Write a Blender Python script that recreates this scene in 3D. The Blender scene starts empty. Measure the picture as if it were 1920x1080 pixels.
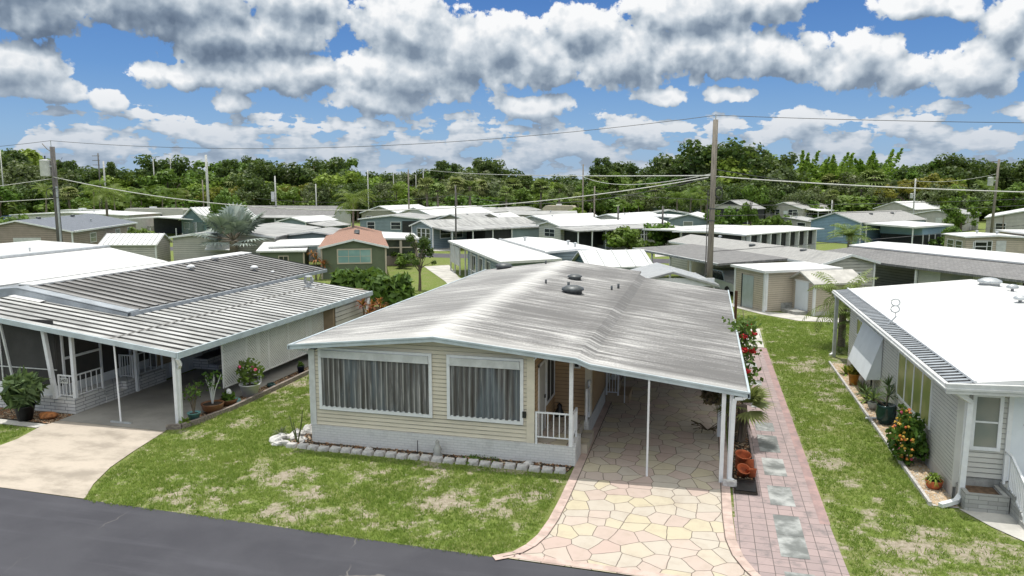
import bpy, math, random
import numpy as np
from mathutils import Vector, Matrix
R = math.radians
rnd = random.Random(7)
# ---------------------------------------------------------------- camera, sky, sun, exposure
scn = bpy.context.scene
col = scn.collection
F_PX = 1410.0; PITCH = math.atan(193/F_PX); YAW = math.atan(365/math.hypot(F_PX, 193)); CAM_H = 7.5
cam_d = bpy.data.cameras.new("camera"); cam = bpy.data.objects.new("camera", cam_d); col.objects.link(cam)
cam_d.sensor_width = 36; cam_d.lens = F_PX/1920*36; cam_d.clip_start = .2; cam_d.clip_end = 6000
cam.location = (0, 0, CAM_H); cam.rotation_euler = (math.pi/2-PITCH, 0, YAW)
scn.camera = cam
SUN_DIR = Vector((-.32, .52, 2.45)).normalized()
SUN_EL = math.asin(SUN_DIR.z); SUN_AZ = math.atan2(SUN_DIR.x, SUN_DIR.y)
sun_d = bpy.data.lights.new("sun", 'SUN'); sun_d.energy = 2.35; sun_d.angle = R(.5); sun_d.color = (1, .965, .9)
sun = bpy.data.objects.new("sun", sun_d); col.objects.link(sun)
sun.rotation_euler = SUN_DIR.to_track_quat('Z', 'Y').to_euler(); sun.location = (-20, 30, 120)
vs = scn.view_settings; vs.view_transform = 'Standard'; vs.look = 'None'; vs.exposure = .60; vs.gamma = 1; vs.use_curve_mapping = False
scn.cycles.max_bounces = 6; scn.cycles.diffuse_bounces = 3; scn.cycles.transparent_max_bounces = 6; scn.cycles.caustics_reflective = False; scn.cycles.caustics_refractive = False

BACK_GAIN, TOP_GAIN = 1.45, 1.0
class NT:                                       # small node-tree writer
    def __init__(s, tree): s.t = tree; s.n = tree.nodes; s.l = tree.links
    def put(s, sock, v):
        if v is None: return
        if hasattr(v, 'is_linked') or isinstance(v, bpy.types.NodeSocket): s.l.new(v, sock)
        else:
            try: sock.default_value = v
            except Exception: sock.default_value = (*v, 1) if len(v) == 3 else v
    def node(s, typ, ins=None, out=0, **kw):
        n = s.n.new(typ)
        for k, v in kw.items(): setattr(n, k, v)
        for k, v in (ins or {}).items(): s.put(n.inputs[k], v)
        return n.outputs[out]
    def math(s, op, a, b=None, c=None, clamp=False):
        n = s.n.new('ShaderNodeMath'); n.operation = op; n.use_clamp = clamp
        for i, v in enumerate((a, b, c)): s.put(n.inputs[i], v)
        return n.outputs[0]
    def vmath(s, op, a, b=None, c=None, out=0):
        n = s.n.new('ShaderNodeVectorMath'); n.operation = op
        for i, v in enumerate((a, b, c)): s.put(n.inputs[i], v)
        return n.outputs[out]
    def mix(s, f, a, b, mode='MIX'):
        n = s.n.new('ShaderNodeMix'); n.data_type = 'RGBA'; n.blend_type = mode
        s.put(n.inputs[0], f); s.put(n.inputs[6], a); s.put(n.inputs[7], b)
        return n.outputs[2]
    def ramp(s, f, stops, interp='LINEAR'):
        n = s.n.new('ShaderNodeValToRGB'); n.color_ramp.interpolation = interp
        e = n.color_ramp.elements
        while len(e) < len(stops): e.new(.5)
        for el, (p, c) in zip(e, stops):
            el.position = p; el.color = (*c, 1) if not isinstance(c, (int, float)) else (c, c, c, 1)
        s.put(n.inputs[0], f)
        return n.outputs[0]
    def noise(s, vec, scale, detail=4, rough=.55, out=0, dist=0):
        return s.node('ShaderNodeTexNoise', {'Vector': vec, 'Scale': scale, 'Detail': detail, 'Roughness': rough, 'Distortion': dist}, out)
    def maprange(s, v, a, b, c=0., d=1., smooth=True):
        n = s.n.new('ShaderNodeMapRange'); n.interpolation_type = 'SMOOTHSTEP' if smooth else 'LINEAR'
        for i, x in enumerate((v, a, b, c, d)): s.put(n.inputs[i], x)
        return n.outputs[0]

# --- world: Nishita sky with cumulus clouds laid out by azimuth / elevation (degrees)
world = bpy.data.worlds.new("World"); scn.world = world; world.use_nodes = True
world.node_tree.nodes.clear()
def azel(px, py): return ((math.degrees(math.atan((px-960)/1423)) - math.degrees(YAW)), math.degrees(math.atan((347-py)/1423)))
CLOUDS = [  # picture-sized cumulus: azimuth/elevation of their middles via azel, half sizes in degrees, weight
 (40,30,5.2,2.6,1.),(95,85,3.2,1.6,.9),(45,165,3.6,2.1,.95),(105,190,2.6,1.2,.9),(330,45,7.5,2.2,1.),(430,95,5.4,2.2,1.),(575,30,3.6,2.0,1.),(540,75,4.,2.2,.9),
 (350,165,3.4,1.1,.75),(460,165,3.6,1.4,.85),(560,150,4,2,.85),(780,70,5.2,3.2,1.),(740,150,5.4,2.6,1.),(860,110,5.2,3.4,1.),(700,200,4,1.3,.8),(930,90,3.6,2.6,.95),(1010,115,4.2,2.6,1.),
 (1090,60,3.4,2.0,.95),(1170,115,5.,2.6,1.),(1300,35,6.5,1.9,1.),(1420,28,4.2,1.5,1.),(1310,110,5.5,2.4,1.),(1440,120,4.,2.,.95),(1600,145,3.4,2.2,1.),(1680,170,3.0,1.6,.95),
 (1690,55,3.8,1.3,.85),(1770,65,2.0,1.1,.8),(1815,160,2.7,2.2,1.),(1870,100,2.0,1.7,.95),(1910,135,1.8,1.6,.9),(215,205,1.5,.9,.8),(440,205,1.8,1.0,.8),(1360,185,2.0,.7,.8),(1230,190,2.6,.9,.8),(1000,200,4.5,1.1,.85),(1500,235,2.4,1.2,.75)]
def cloud_group():
    g = bpy.data.node_groups.new("cloud_density", 'ShaderNodeTree')
    g.interface.new_socket("Vector", in_out='INPUT', socket_type='NodeSocketVector')
    g.interface.new_socket("Detail", in_out='INPUT', socket_type='NodeSocketFloat')
    g.interface.new_socket("Density", in_out='OUTPUT', socket_type='NodeSocketFloat')
    t = NT(g); gin = g.nodes.new('NodeGroupInput'); gi = gin.outputs[0]; det = gin.outputs[1]; go = g.nodes.new('NodeGroupOutput')
    nz = t.noise(gi, .26, 3, .5, out=1)
    v = t.vmath('MULTIPLY_ADD', nz, (2.6, 1.9, 0), t.vmath('ADD', gi, (-1.3, -.95, 0)))
    cur = None
    for px, py, ra, rb, w in CLOUDS:
        a, e = azel(px, py)
        q = t.vmath('MULTIPLY', t.vmath('SUBTRACT', v, (a, e, 0)), (1.06/ra, 1.06/rb, 0))
        dd = t.math('MULTIPLY_ADD', t.vmath('LENGTH', q, out=1), -1.0, 1.0+.18*(w-.8)*3)
        cur = dd if cur is None else t.math('SMOOTH_MAX', cur, dd, .25)
    sep = t.node('ShaderNodeSeparateXYZ', {0: gi}); el = sep.node.outputs[1]
    # low far band of small clouds near the horizon, and loose clouds higher than the photograph reaches
    low = t.noise(t.vmath('MULTIPLY', gi, (.24, .62, 1)), 1.0, 4, .55)
    lowc = t.math('MULTIPLY_ADD', low, 4.0, -1.62)
    lowm = t.math('MULTIPLY', lowc, t.maprange(el, 7.2, 4.0))
    lowd = t.math('ADD', lowm, t.maprange(el, 4.0, 7.2, 0, -1.0))
    hi = t.math('MULTIPLY_ADD', t.noise(t.vmath('MULTIPLY', gi, (.05, .07, 1)), 1.0, 2, .5), 3.2, -1.10)
    hid = t.math('ADD', hi, t.maprange(el, 14, 20, -2.0, 0))
    cur = t.math('MAXIMUM', t.math('MAXIMUM', cur, lowd), hid)
    d1 = t.noise(gi, .56, det, .64)
    vor = t.node('ShaderNodeTexVoronoi', {'Vector': t.vmath('MULTIPLY_ADD', t.noise(gi, 1.6, 2, .5, out=1), (.9, .9, 0), gi), 'Scale': .7, 'Detail': 2.0, 'Roughness': .55}, 0, feature='F1', normalize=True)
    dens = t.math('ADD', cur, t.math('MULTIPLY_ADD', d1, 1.3, -.70))
    dens = t.math('ADD', dens, t.math('MULTIPLY_ADD', vor, -.9, .36))
    t.l.new(dens, go.inputs[0])
    return g
def build_sky():
    t = NT(world.node_tree)
    sky = t.node('ShaderNodeTexSky', sky_type='NISHITA', sun_disc=False, sun_elevation=SUN_EL, sun_rotation=SUN_AZ, altitude=10, air_density=1.0, dust_density=.35, ozone_density=3.0)
    d = t.node('ShaderNodeTexCoord', out=0)
    s = t.node('ShaderNodeSeparateXYZ', {0: d}); X, Y, Z = s.node.outputs
    az = t.math('DEGREES', t.math('ARCTAN2', X, Y)); el = t.math('DEGREES', t.math('ARCSINE', Z))
    p = t.node('ShaderNodeCombineXYZ', {0: az, 1: el})
    g = cloud_group()
    def dens(v, det=8.):
        n = t.n.new('ShaderNodeGroup'); n.node_tree = g; t.put(n.inputs[0], v); n.inputs[1].default_value = det; return n.outputs[0]
    D0 = dens(p); DS = dens(p, 2.2); D1 = dens(t.vmath('ADD', p, (-.35, 1.15, 0)), 1.6)
    mask = t.maprange(D0, .13, .27)
    mask = t.math('MULTIPLY', mask, t.maprange(el, -.5, 1.5))
    grad = t.math('MINIMUM', t.math('MAXIMUM', t.math('SUBTRACT', DS, D1), -.6), .6)
    fine = t.noise(p, 1.1, 7, .6)
    lit = t.math('ADD', t.math('MULTIPLY_ADD', grad, .68, .70), t.math('MULTIPLY_ADD', fine, .30, -.15))
    lit = t.math('SUBTRACT', lit, t.math('MULTIPLY', t.maprange(DS, .45, 1.3), .24))
    # the heavy rain-grey bases stand to the upper left
    lit = t.math('SUBTRACT', lit, t.math('MULTIPLY', t.math('MULTIPLY', t.maprange(az, -27, -36), t.maprange(el, 6.5, 9.0)), .20))
    c = t.ramp(lit, [(0., (.11, .155, .23)), (.3, (.22, .285, .375)), (.55, (.40, .475, .56)), (.78, (.67, .73, .79)), (1., (.98, .99, 1.))])
    c = t.mix(t.maprange(el, 8.0, 1, 0, .64), c, (.37, .46, .58, 1))
    # unseen clouds behind and overhead get added warm gain, filling the shaded fronts
    gain = t.math('ADD', 1.0, t.math('ADD', t.maprange(Y, .15, -.5, 0, BACK_GAIN), t.maprange(el, 17, 40, 0, TOP_GAIN)))
    c = t.vmath('MULTIPLY', c, t.mix(t.maprange(gain, 1, 2), (1, 1, 1, 1), (1.12, 1.0, .83, 1)))
    b1 = t.n.new('ShaderNodeBackground'); b1.inputs[1].default_value = .1; t.l.new(sky, b1.inputs[0])
    b2 = t.n.new('ShaderNodeBackground'); t.l.new(t.math('MULTIPLY', gain, .64), b2.inputs[1]); t.l.new(c, b2.inputs[0])
    b3 = t.n.new('ShaderNodeBackground'); b3.inputs[1].default_value = .60
    t.l.new(t.ramp(t.math('DIVIDE', el, 40), [(0, (.30, .46, .69)), (.09, (.22, .42, .72)), (.20, (.10, .28, .64)), (.33, (.042, .175, .53)), (.5, (.025, .13, .46)), (1, (.02, .10, .40))]), b3.inputs[0])
    m0 = t.n.new('ShaderNodeMixShader'); m0.inputs[0].default_value = .85; t.l.new(b1.outputs[0], m0.inputs[1]); t.l.new(b3.outputs[0], m0.inputs[2])
    m = t.n.new('ShaderNodeMixShader'); t.l.new(mask, m.inputs[0]); t.l.new(m0.outputs[0], m.inputs[1]); t.l.new(b2.outputs[0], m.inputs[2])
    o = t.n.new('ShaderNodeOutputWorld'); t.l.new(m.outputs[0], o.inputs[0])
    world.cycles.sampling_method = 'MANUAL'; world.cycles.sample_map_resolution = 512
build_sky()

# ---------------------------------------------------------------- helpers
ORG = {}
FWD = Vector((-math.sin(YAW), math.cos(YAW), 0)); RGT = Vector((math.cos(YAW), math.sin(YAW), 0))
FC = Vector((FWD.x*math.cos(PITCH), FWD.y*math.cos(PITCH), -math.sin(PITCH))); UC = RGT.cross(FC)
def site(px, py, z=0):                           # ground position measured in the photograph (px of 1920x1080) at height z
    d = FC*F_PX + RGT*(px-960) + UC*(540-py); t = (z-CAM_H)/d.z
    return Vector((d.x*t, d.y*t, z))
def site_d(px, D, z=0):                          # bearing measured in the photograph, distance D ahead
    p = FWD*D + RGT*((px-960)/1423*D); return Vector((p.x, p.y, z))
def tag(o, label=None, cat=None, group=None, kind=None):
    if label: o['label'] = label
    if cat: o['category'] = cat
    if group: o['group'] = group
    if kind: o['kind'] = kind
    return o
def thing(name, label, cat, loc=(0, 0, 0), rot=0, group=None):
    o = bpy.data.objects.new(name, None); col.objects.link(o); o.location = loc; o.rotation_euler = (0, 0, rot)
    o.empty_display_size = .3; ORG[o] = Vector(loc)
    return tag(o, label, cat, group)
def copy_tree(o, parent=None):
    c = o.copy(); col.objects.link(c)
    if parent: c.parent = parent
    for ch in list(o.children): copy_tree(ch, c)
    return c
def link_mesh(name, me, mats, parent=None):
    o = bpy.data.objects.new(name, me); col.objects.link(o)
    for m in (mats if isinstance(mats, (list, tuple)) else [mats]): me.materials.append(m)
    if parent is not None: o.parent = parent; ORG[o] = ORG.get(parent, Vector())
    return o
class MB:
    def __init__(s): s.v = []; s.f = []; s.m = []; s.mi = 0; s.T = None
    def add(s, vs, fs):
        b = len(s.v)
        s.v += [tuple(s.T @ Vector(q)) if s.T else tuple(q) for q in vs]
        for f in fs: s.f.append(tuple(i+b for i in f)); s.m.append(s.mi)
        return s
    def box(s, x0, x1, y0, y1, z0, z1):
        x0, x1 = sorted((x0, x1)); y0, y1 = sorted((y0, y1)); z0, z1 = sorted((z0, z1))
        return s.add([(x0,y0,z0),(x1,y0,z0),(x1,y1,z0),(x0,y1,z0),(x0,y0,z1),(x1,y0,z1),(x1,y1,z1),(x0,y1,z1)],
              [(0,3,2,1),(4,5,6,7),(0,1,5,4),(1,2,6,5),(2,3,7,6),(3,0,4,7)])
    def quad(s, *p): return s.add(p, [tuple(range(len(p)))])
    def slab(s, top, th):                        # polygon (counter-clockwise from above) extruded down by th
        n = len(top); lo = [(a[0], a[1], a[2]-th) for a in top]
        return s.add(list(top)+lo, [tuple(range(n)), tuple(range(2*n-1, n-1, -1))]+[(i, i+n, (i+1) % n+n, (i+1) % n) for i in range(n)])
    def tube(s, pts, r, n=6, r1=None, caps=True):
        pts = [Vector(p) for p in pts]; k = len(pts); vs = []; fs = []
        for i, p in enumerate(pts):
            d = (pts[min(i+1, k-1)]-pts[max(i-1, 0)]).normalized()
            a = d.cross(Vector((0, 0, 1)) if abs(d.z) < .9 else Vector((1, 0, 0))).normalized(); b = d.cross(a)
            rr = r if r1 is None else r+(r1-r)*i/(k-1)
            for j in range(n):
                t = 2*math.pi*j/n; vs.append(p+a*rr*math.cos(t)+b*rr*math.sin(t))
        for i in range(k-1):
            for j in range(n): fs.append((i*n+j, i*n+(j+1) % n, (i+1)*n+(j+1) % n, (i+1)*n+j))
        if caps: fs += [tuple(range(n-1, -1, -1)), tuple(range((k-1)*n, k*n))]
        return s.add(vs, fs)
    def bar(s, a, b, w, h=None):                 # square bar
        a = Vector(a); b = Vector(b); d = (b-a).normalized(); h = h or w
        u = d.cross(Vector((0, 0, 1)) if abs(d.z) < .9 else Vector((0, 1, 0))).normalized(); q = u.cross(d)
        vs = [p+u*sx*w/2+q*sy*h/2 for p in (a, b) for sx, sy in ((-1,-1),(1,-1),(1,1),(-1,1))]
        return s.add(vs, [(3,2,1,0),(4,5,6,7),(0,1,5,4),(1,2,6,5),(2,3,7,6),(3,0,4,7)])
    def lathe(s, c, prof, n=16, cap=True, sq=1):
        vs = []; fs = []; k = len(prof)
        for r, z in prof:
            for j in range(n):
                t = 2*math.pi*j/n; vs.append((c[0]+r*math.cos(t), c[1]+r*math.sin(t)*sq, c[2]+z))
        for i in range(k-1):
            for j in range(n): fs.append((i*n+j, i*n+(j+1) % n, (i+1)*n+(j+1) % n, (i+1)*n+j))
        if cap: fs += [tuple(range(n-1, -1, -1)), tuple(range((k-1)*n, k*n))]
        return s.add(vs, fs)
    def blob(s, c, rx, ry, rz, seed=0, amp=.2, nu=10, nv=6):   # an uneven stone
        q = random.Random(seed); vs = []; fs = []
        ph = [q.uniform(0, 6.3) for _ in range(6)]
        for i in range(nv+1):
            th = math.pi*i/nv
            for j in range(nu):
                t = 2*math.pi*j/nu; k = 1+amp*(math.sin(2*t+ph[0])*math.sin(th*2+ph[1])+.6*math.sin(3*t+ph[2]+th*2))
                vs.append((c[0]+rx*k*math.sin(th)*math.cos(t), c[1]+ry*k*math.sin(th)*math.sin(t), c[2]+rz*k*math.cos(th)))
        for i in range(nv):
            for j in range(nu): fs.append((i*nu+j, (i+1)*nu+j, (i+1)*nu+(j+1) % nu, i*nu+(j+1) % nu))
        return s.add(vs, fs)
    def siding(s, a, b, zb, zt=None, lap=.115, out=.012, top=None):    # lapped boards on a wall a->b, outward to its right
        a = Vector(a); b = Vector(b); L = (b-a).length; e = (b-a)/L; n = Vector((e.y, -e.x))
        top = top or [(0, zt), (L, zt)]
        if lap > 1:                                                     # plain board, no laps
            P0 = [(a.x, a.y, zb), (b.x, b.y, zb)]+[(a.x+e.x*q, a.y+e.y*q, h) for q, h in reversed(top)]
            return s.quad(*P0)
        zmax = max(q[1] for q in top)
        def rng(z):
            S = []
            for (s0, z0), (s1, z1) in zip(top, top[1:]):
                if z0 >= z: S.append(s0)
                if z1 >= z: S.append(s1)
                if (z0-z)*(z1-z) < 0: S.append(s0+(s1-s0)*(z-z0)/(z1-z0))
            return (min(S), max(S)) if S else None
        P = lambda t, z, o: (a.x+e.x*t+n.x*o, a.y+e.y*t+n.y*o, z)
        z = zb
        while z < zmax-1e-4:
            z1 = min(z+lap, zmax); r0 = rng(z+1e-5); r1 = rng(z1-1e-5) or r0
            if r0:
                lip = min(.016 if lap < .15 else .03, (z1-z)*.4); k = lip/(z1-z); q0, q1 = r0[0]+(r1[0]-r0[0])*k, r0[1]+(r1[1]-r0[1])*k
                s.quad(P(q0, z+lip, out*(1-k)), P(q1, z+lip, out*(1-k)), P(r1[1], z1, 0), P(r1[0], z1, 0))
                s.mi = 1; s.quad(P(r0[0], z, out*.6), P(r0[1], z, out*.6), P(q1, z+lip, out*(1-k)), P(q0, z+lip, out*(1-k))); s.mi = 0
                s.quad(P(r0[0], z, 0), P(r0[1], z, 0), P(r0[1], z, out), P(r0[0], z, out))
            z = z1
        return s
    def build(s, name, mats, parent=None, smooth=False, local=False):
        me = bpy.data.meshes.new(name)
        og = Vector() if (local or parent is None) else ORG.get(parent, Vector())
        if s.m and max(s.m) > 0 and not isinstance(mats, (list, tuple)): mats = [mats, lap_shade(mats)]
        me.from_pydata([(v[0]-og.x, v[1]-og.y, v[2]-og.z) for v in s.v], [], s.f)
        me.polygons.foreach_set('material_index', s.m)
        if smooth: me.polygons.foreach_set('use_smooth', [True]*len(s.f))
        me.update()
        return link_mesh(name, me, mats, parent)
def np_mesh(name, V, Q, mats, parent=None, mi=None, k=4):
    me = bpy.data.meshes.new(name); n = len(V); m = len(Q)
    me.vertices.add(n); me.vertices.foreach_set('co', np.asarray(V, 'f').ravel())
    me.loops.add(m*k); me.loops.foreach_set('vertex_index', np.asarray(Q, 'i').ravel())
    me.polygons.add(m); me.polygons.foreach_set('loop_start', np.arange(m, dtype='i')*k)
    if mi is not None: me.polygons.foreach_set('material_index', np.asarray(mi, 'i'))
    me.update(calc_edges=True)
    return link_mesh(name, me, mats, parent)
# value noise in numpy, for the lawn's bare patches
def vnoise(x, y, seed):
    xi = np.floor(x).astype(np.int64); yi = np.floor(y).astype(np.int64); fx = x-xi; fy = y-yi
    fx = fx*fx*(3-2*fx); fy = fy*fy*(3-2*fy)
    def h(i, j):
        n = (i*374761393+j*668265263+seed*1442695041) & 0xffffffff
        n = ((n ^ (n >> 13))*1274126177) & 0xffffffff
        return ((n ^ (n >> 16)) & 0xffff)/65535.
    return (h(xi, yi)*(1-fx)+h(xi+1, yi)*fx)*(1-fy)+(h(xi, yi+1)*(1-fx)+h(xi+1, yi+1)*fx)*fy
def fbm(x, y, sc, seed, oc=4):
    t = 0; a = .5; s = sc; w = 0
    for k in range(oc): t = t+a*vnoise(x*s, y*s, seed+k); w += a; a *= .55; s *= 2.1
    return t/w

# ---------------------------------------------------------------- materials
def newmat(name):
    m = bpy.data.materials.new(name); m.use_nodes = True; m.node_tree.nodes.clear(); t = NT(m.node_tree)
    o = t.n.new('ShaderNodeOutputMaterial'); b = t.n.new('ShaderNodeBsdfPrincipled'); t.l.new(b.outputs[0], o.inputs[0])
    return m, t, b
def objco(t): return t.node('ShaderNodeTexCoord', out=3)
def bump(t, b, h, strength=.3, dist=.01):
    n = t.n.new('ShaderNodeBump'); n.inputs['Strength'].default_value = strength; n.inputs['Distance'].default_value = dist
    t.l.new(h, n.inputs['Height']); t.l.new(n.outputs[0], b.inputs['Normal'])
def M(name, c, rough=.6, c2=None, scale=3., stretch=(1, 1, 1), var=.12, lo=.35, hi=.65, metal=0, bmp=0, fine=0, spec=.5):
    m, t, b = newmat(name); BASE[name] = c
    co = t.vmath('MULTIPLY', objco(t), stretch)
    n = t.noise(co, scale, 6, .6)
    c2 = c2 or tuple(x*(1-var*1.6) for x in c); c1 = tuple(min(1, x*(1+var*.3)) for x in c)
    f = t.maprange(n, lo, hi)
    cc = t.mix(f, (*c1, 1), (*c2, 1))
    if fine:
        n2 = t.noise(co, scale*14, 3, .7); cc = t.mix(t.maprange(n2, .45, .7, 0, fine), cc, (*[x*.45 for x in c], 1))
    t.l.new(cc, b.inputs['Base Color']); b.inputs['Roughness'].default_value = rough; b.inputs['Metallic'].default_value = metal
    b.inputs['Specular IOR Level'].default_value = spec
    if bmp: bump(t, b, n, bmp)
    return m
BASE = {}
def lap_shade(m):                                 # shade line painted along the lower lip of lapped boards
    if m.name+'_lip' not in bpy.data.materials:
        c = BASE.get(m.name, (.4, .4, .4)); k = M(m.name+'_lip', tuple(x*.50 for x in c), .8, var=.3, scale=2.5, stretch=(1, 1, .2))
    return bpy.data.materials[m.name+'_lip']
W = {}
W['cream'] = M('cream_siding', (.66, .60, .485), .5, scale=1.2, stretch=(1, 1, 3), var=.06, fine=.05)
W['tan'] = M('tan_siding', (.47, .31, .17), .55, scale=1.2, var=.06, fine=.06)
W['tanplain'] = M('tan_wall_panel', (.36, .27, .18), .6, scale=2, var=.08)
W['white'] = M('white_trim', (.74, .75, .76), .45, scale=4, var=.05, fine=.05)
W['bluewhite'] = M('blue_white_fascia', (.50, .57, .60), .45, scale=2, stretch=(1, 1, 1), var=.1, fine=.12)
W['dull_white'] = M('dull_white_paint', (.60, .61, .60), .55, scale=3, var=.1, fine=.1)
W['grey_siding'] = M('light_grey_siding', (.60, .59, .55), .55, scale=1.3, var=.05, fine=.05)
W['greysiding2'] = M('warm_grey_siding', (.50, .48, .45), .6, scale=1.3, var=.06)
W['brown_siding'] = M('brown_grey_siding', (.33, .27, .23), .6, scale=1.3, var=.08)
W['beige'] = M('beige_siding', (.52, .45, .36), .6, scale=1.3, var=.07)
W['green_wall'] = M('sage_green_board', (.125, .15, .095), .65, scale=1.2, var=.08)
W['blue_wall'] = M('blue_siding', (.24, .35, .47), .6, scale=1.3, var=.05)
W['slate_wall'] = M('slate_blue_wall', (.22, .28, .31), .6, scale=1.3, var=.06)
W['teal_wall'] = M('dark_teal_wall', (.10, .17, .175), .6, scale=1.3, var=.08)
W['pale_wall'] = M('pale_wall', (.58, .58, .54), .6, scale=1.3, var=.06)
W['khaki'] = M('khaki_wall', (.33, .32, .25), .6, scale=1.3, var=.06)
W['greyblock'] = M('grey_block', (.36, .36, .34), .85, scale=4, var=.2, fine=.25)
W['dark'] = M('dark_screen', (.022, .023, .025), .6, var=.3, scale=2)
W['screen'] = M('charcoal_insect_screen', (.05, .048, .046), .75, scale=1, var=.2)
W['black'] = M('black_plastic', (.015, .015, .016), .45, scale=8, var=.3)
W['wroof'] = M('white_roof_coating', (.66, .66, .65), .55, c2=(.50, .50, .49), scale=.7, stretch=(1, .5, 1), lo=.45, hi=.8, fine=.10)
W['groof'] = M('weathered_white_roof', (.40, .40, .39), .65, c2=(.23, .23, .225), scale=1.2, stretch=(.4, 2.2, 1))
W['terracotta'] = M('terracotta_clay', (.52, .13, .045), .7, scale=6, var=.25)
W['brownpot'] = M('brown_glazed_pot', (.22, .10, .045), .4, scale=5, var=.2)
W['greenpot'] = M('dark_green_glazed_pot', (.012, .05, .045), .18, scale=5, var=.2)
W['aquapot'] = M('aqua_pot', (.16, .36, .36), .5, scale=5, var=.15)
W['yellowpot'] = M('mustard_pot', (.55, .25, .03), .45, scale=6, var=.2)
W['bluepot'] = M('navy_pot', (.02, .03, .07), .35, scale=5, var=.2)
W['soil'] = M('potting_soil', (.04, .028, .018), .95, scale=20, var=.5)
W['rust_stone'] = M('rust_orange_stone', (.42, .16, .05), .8, scale=7, var=.35)
W['rock'] = M('pale_rock', (.62, .60, .57), .85, c2=(.36, .35, .34), scale=5, bmp=.4)
W['block'] = M('concrete_edging', (.56, .54, .52), .9, c2=(.38, .36, .35), scale=7, bmp=.4, fine=.2)
W['timber'] = M('grey_weathered_timber', (.26, .22, .19), .85, scale=3, stretch=(1, 6, 6), var=.3)
W['polewood'] = M('pole_wood', (.27, .235, .19), .85, c2=(.15, .13, .11), scale=5, stretch=(6, 6, .25), bmp=.3)
W['darkpole'] = M('dark_pole_wood', (.05, .045, .042), .8, c2=(.16, .15, .14), scale=4, stretch=(6, 6, .2))
W['palepole'] = M('pale_concrete_pole', (.52, .52, .49), .8, scale=3, var=.1)
W['redpost'] = M('brown_stained_post', (.11, .045, .025), .8, scale=6, stretch=(5, 5, .4), var=.3)
W['cable'] = M('black_cable', (.05, .05, .05), .6)
W['palecable'] = M('grey_cable', (.50, .50, .47), .6)
W['galv'] = M('galvanised_metal', (.52, .54, .55), .38, scale=4, var=.1, metal=.4)
W['darkmetal'] = M('dark_roof_vent', (.09, .10, .105), .45, scale=6, var=.2, metal=.2)
W['trunk'] = M('tree_bark', (.16, .125, .095), .9, scale=5, stretch=(4, 4, .6), var=.35, bmp=.4)
W['palmtrunk'] = M('palm_trunk_bark', (.25, .21, .165), .9, scale=6, stretch=(1, 1, 5), var=.3)
W['red'] = M('red_car_paint', (.42, .015, .03), .25, var=.05); W['silver'] = M('silver_car_paint', (.55, .57, .58), .3, var=.03, metal=.2)
W['bluecar'] = M('blue_car_paint', (.05, .11, .30), .25, var=.05); W['rubber'] = M('tyre_rubber', (.02, .02, .02), .8)
W['mattan'] = M('door_mat', (.10, .07, .04), .95, scale=30, var=.6)
W['redflower'] = M('red_petal', (.62, .012, .02), .5, var=.2, scale=20); W['pinkflower'] = M('pink_petal', (.75, .10, .22), .5, var=.2, scale=20)
W['orangeflower'] = M('yellow_orange_petal', (.80, .36, .05), .5, c2=(.75, .16, .08), scale=12)
W['yellowflower'] = M('yellow_petal', (.75, .48, .08), .5, var=.2, scale=20)
W['lattice'] = M('white_lattice', (.86, .86, .85), .5, scale=4, var=.04)
W['edgegap'] = M('grey_metal_gap', (.20, .20, .20), .7, var=.3)
W['awning'] = M('pale_blue_awning', (.68, .71, .75), .5, scale=2, var=.04)
W['rollup'] = M('grey_rollup_door', (.42, .47, .48), .45, scale=2, var=.06)
W['whitedoor'] = M('white_door', (.70, .74, .78), .4, scale=2, var=.03)
def glass(name, c=(.02, .026, .03), c2=(.05, .06, .06), rough=.06):
    m, t, b = newmat(name); n = t.noise(objco(t), .9, 2); t.l.new(t.mix(t.maprange(n, .4, .65), (*c, 1), (*c2, 1)), b.inputs['Base Color'])
    b.inputs['Roughness'].default_value = rough; b.inputs['Specular IOR Level'].default_value = .6; return m
W['glass'] = glass('window_glass'); W['glass_teal'] = glass('curtained_window_glass', (.22, .36, .36), (.30, .45, .44), .12)
W['glass_dim'] = glass('lower_window_glass', (.10, .14, .17), (.06, .09, .11), .1)
W['glass_olive'] = glass('olive_tinted_acrylic', (.30, .29, .12), (.17, .20, .06), .18)
W['glass_grey'] = glass('grey_film_glass', (.20, .22, .20), (.28, .28, .24), .2)
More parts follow.
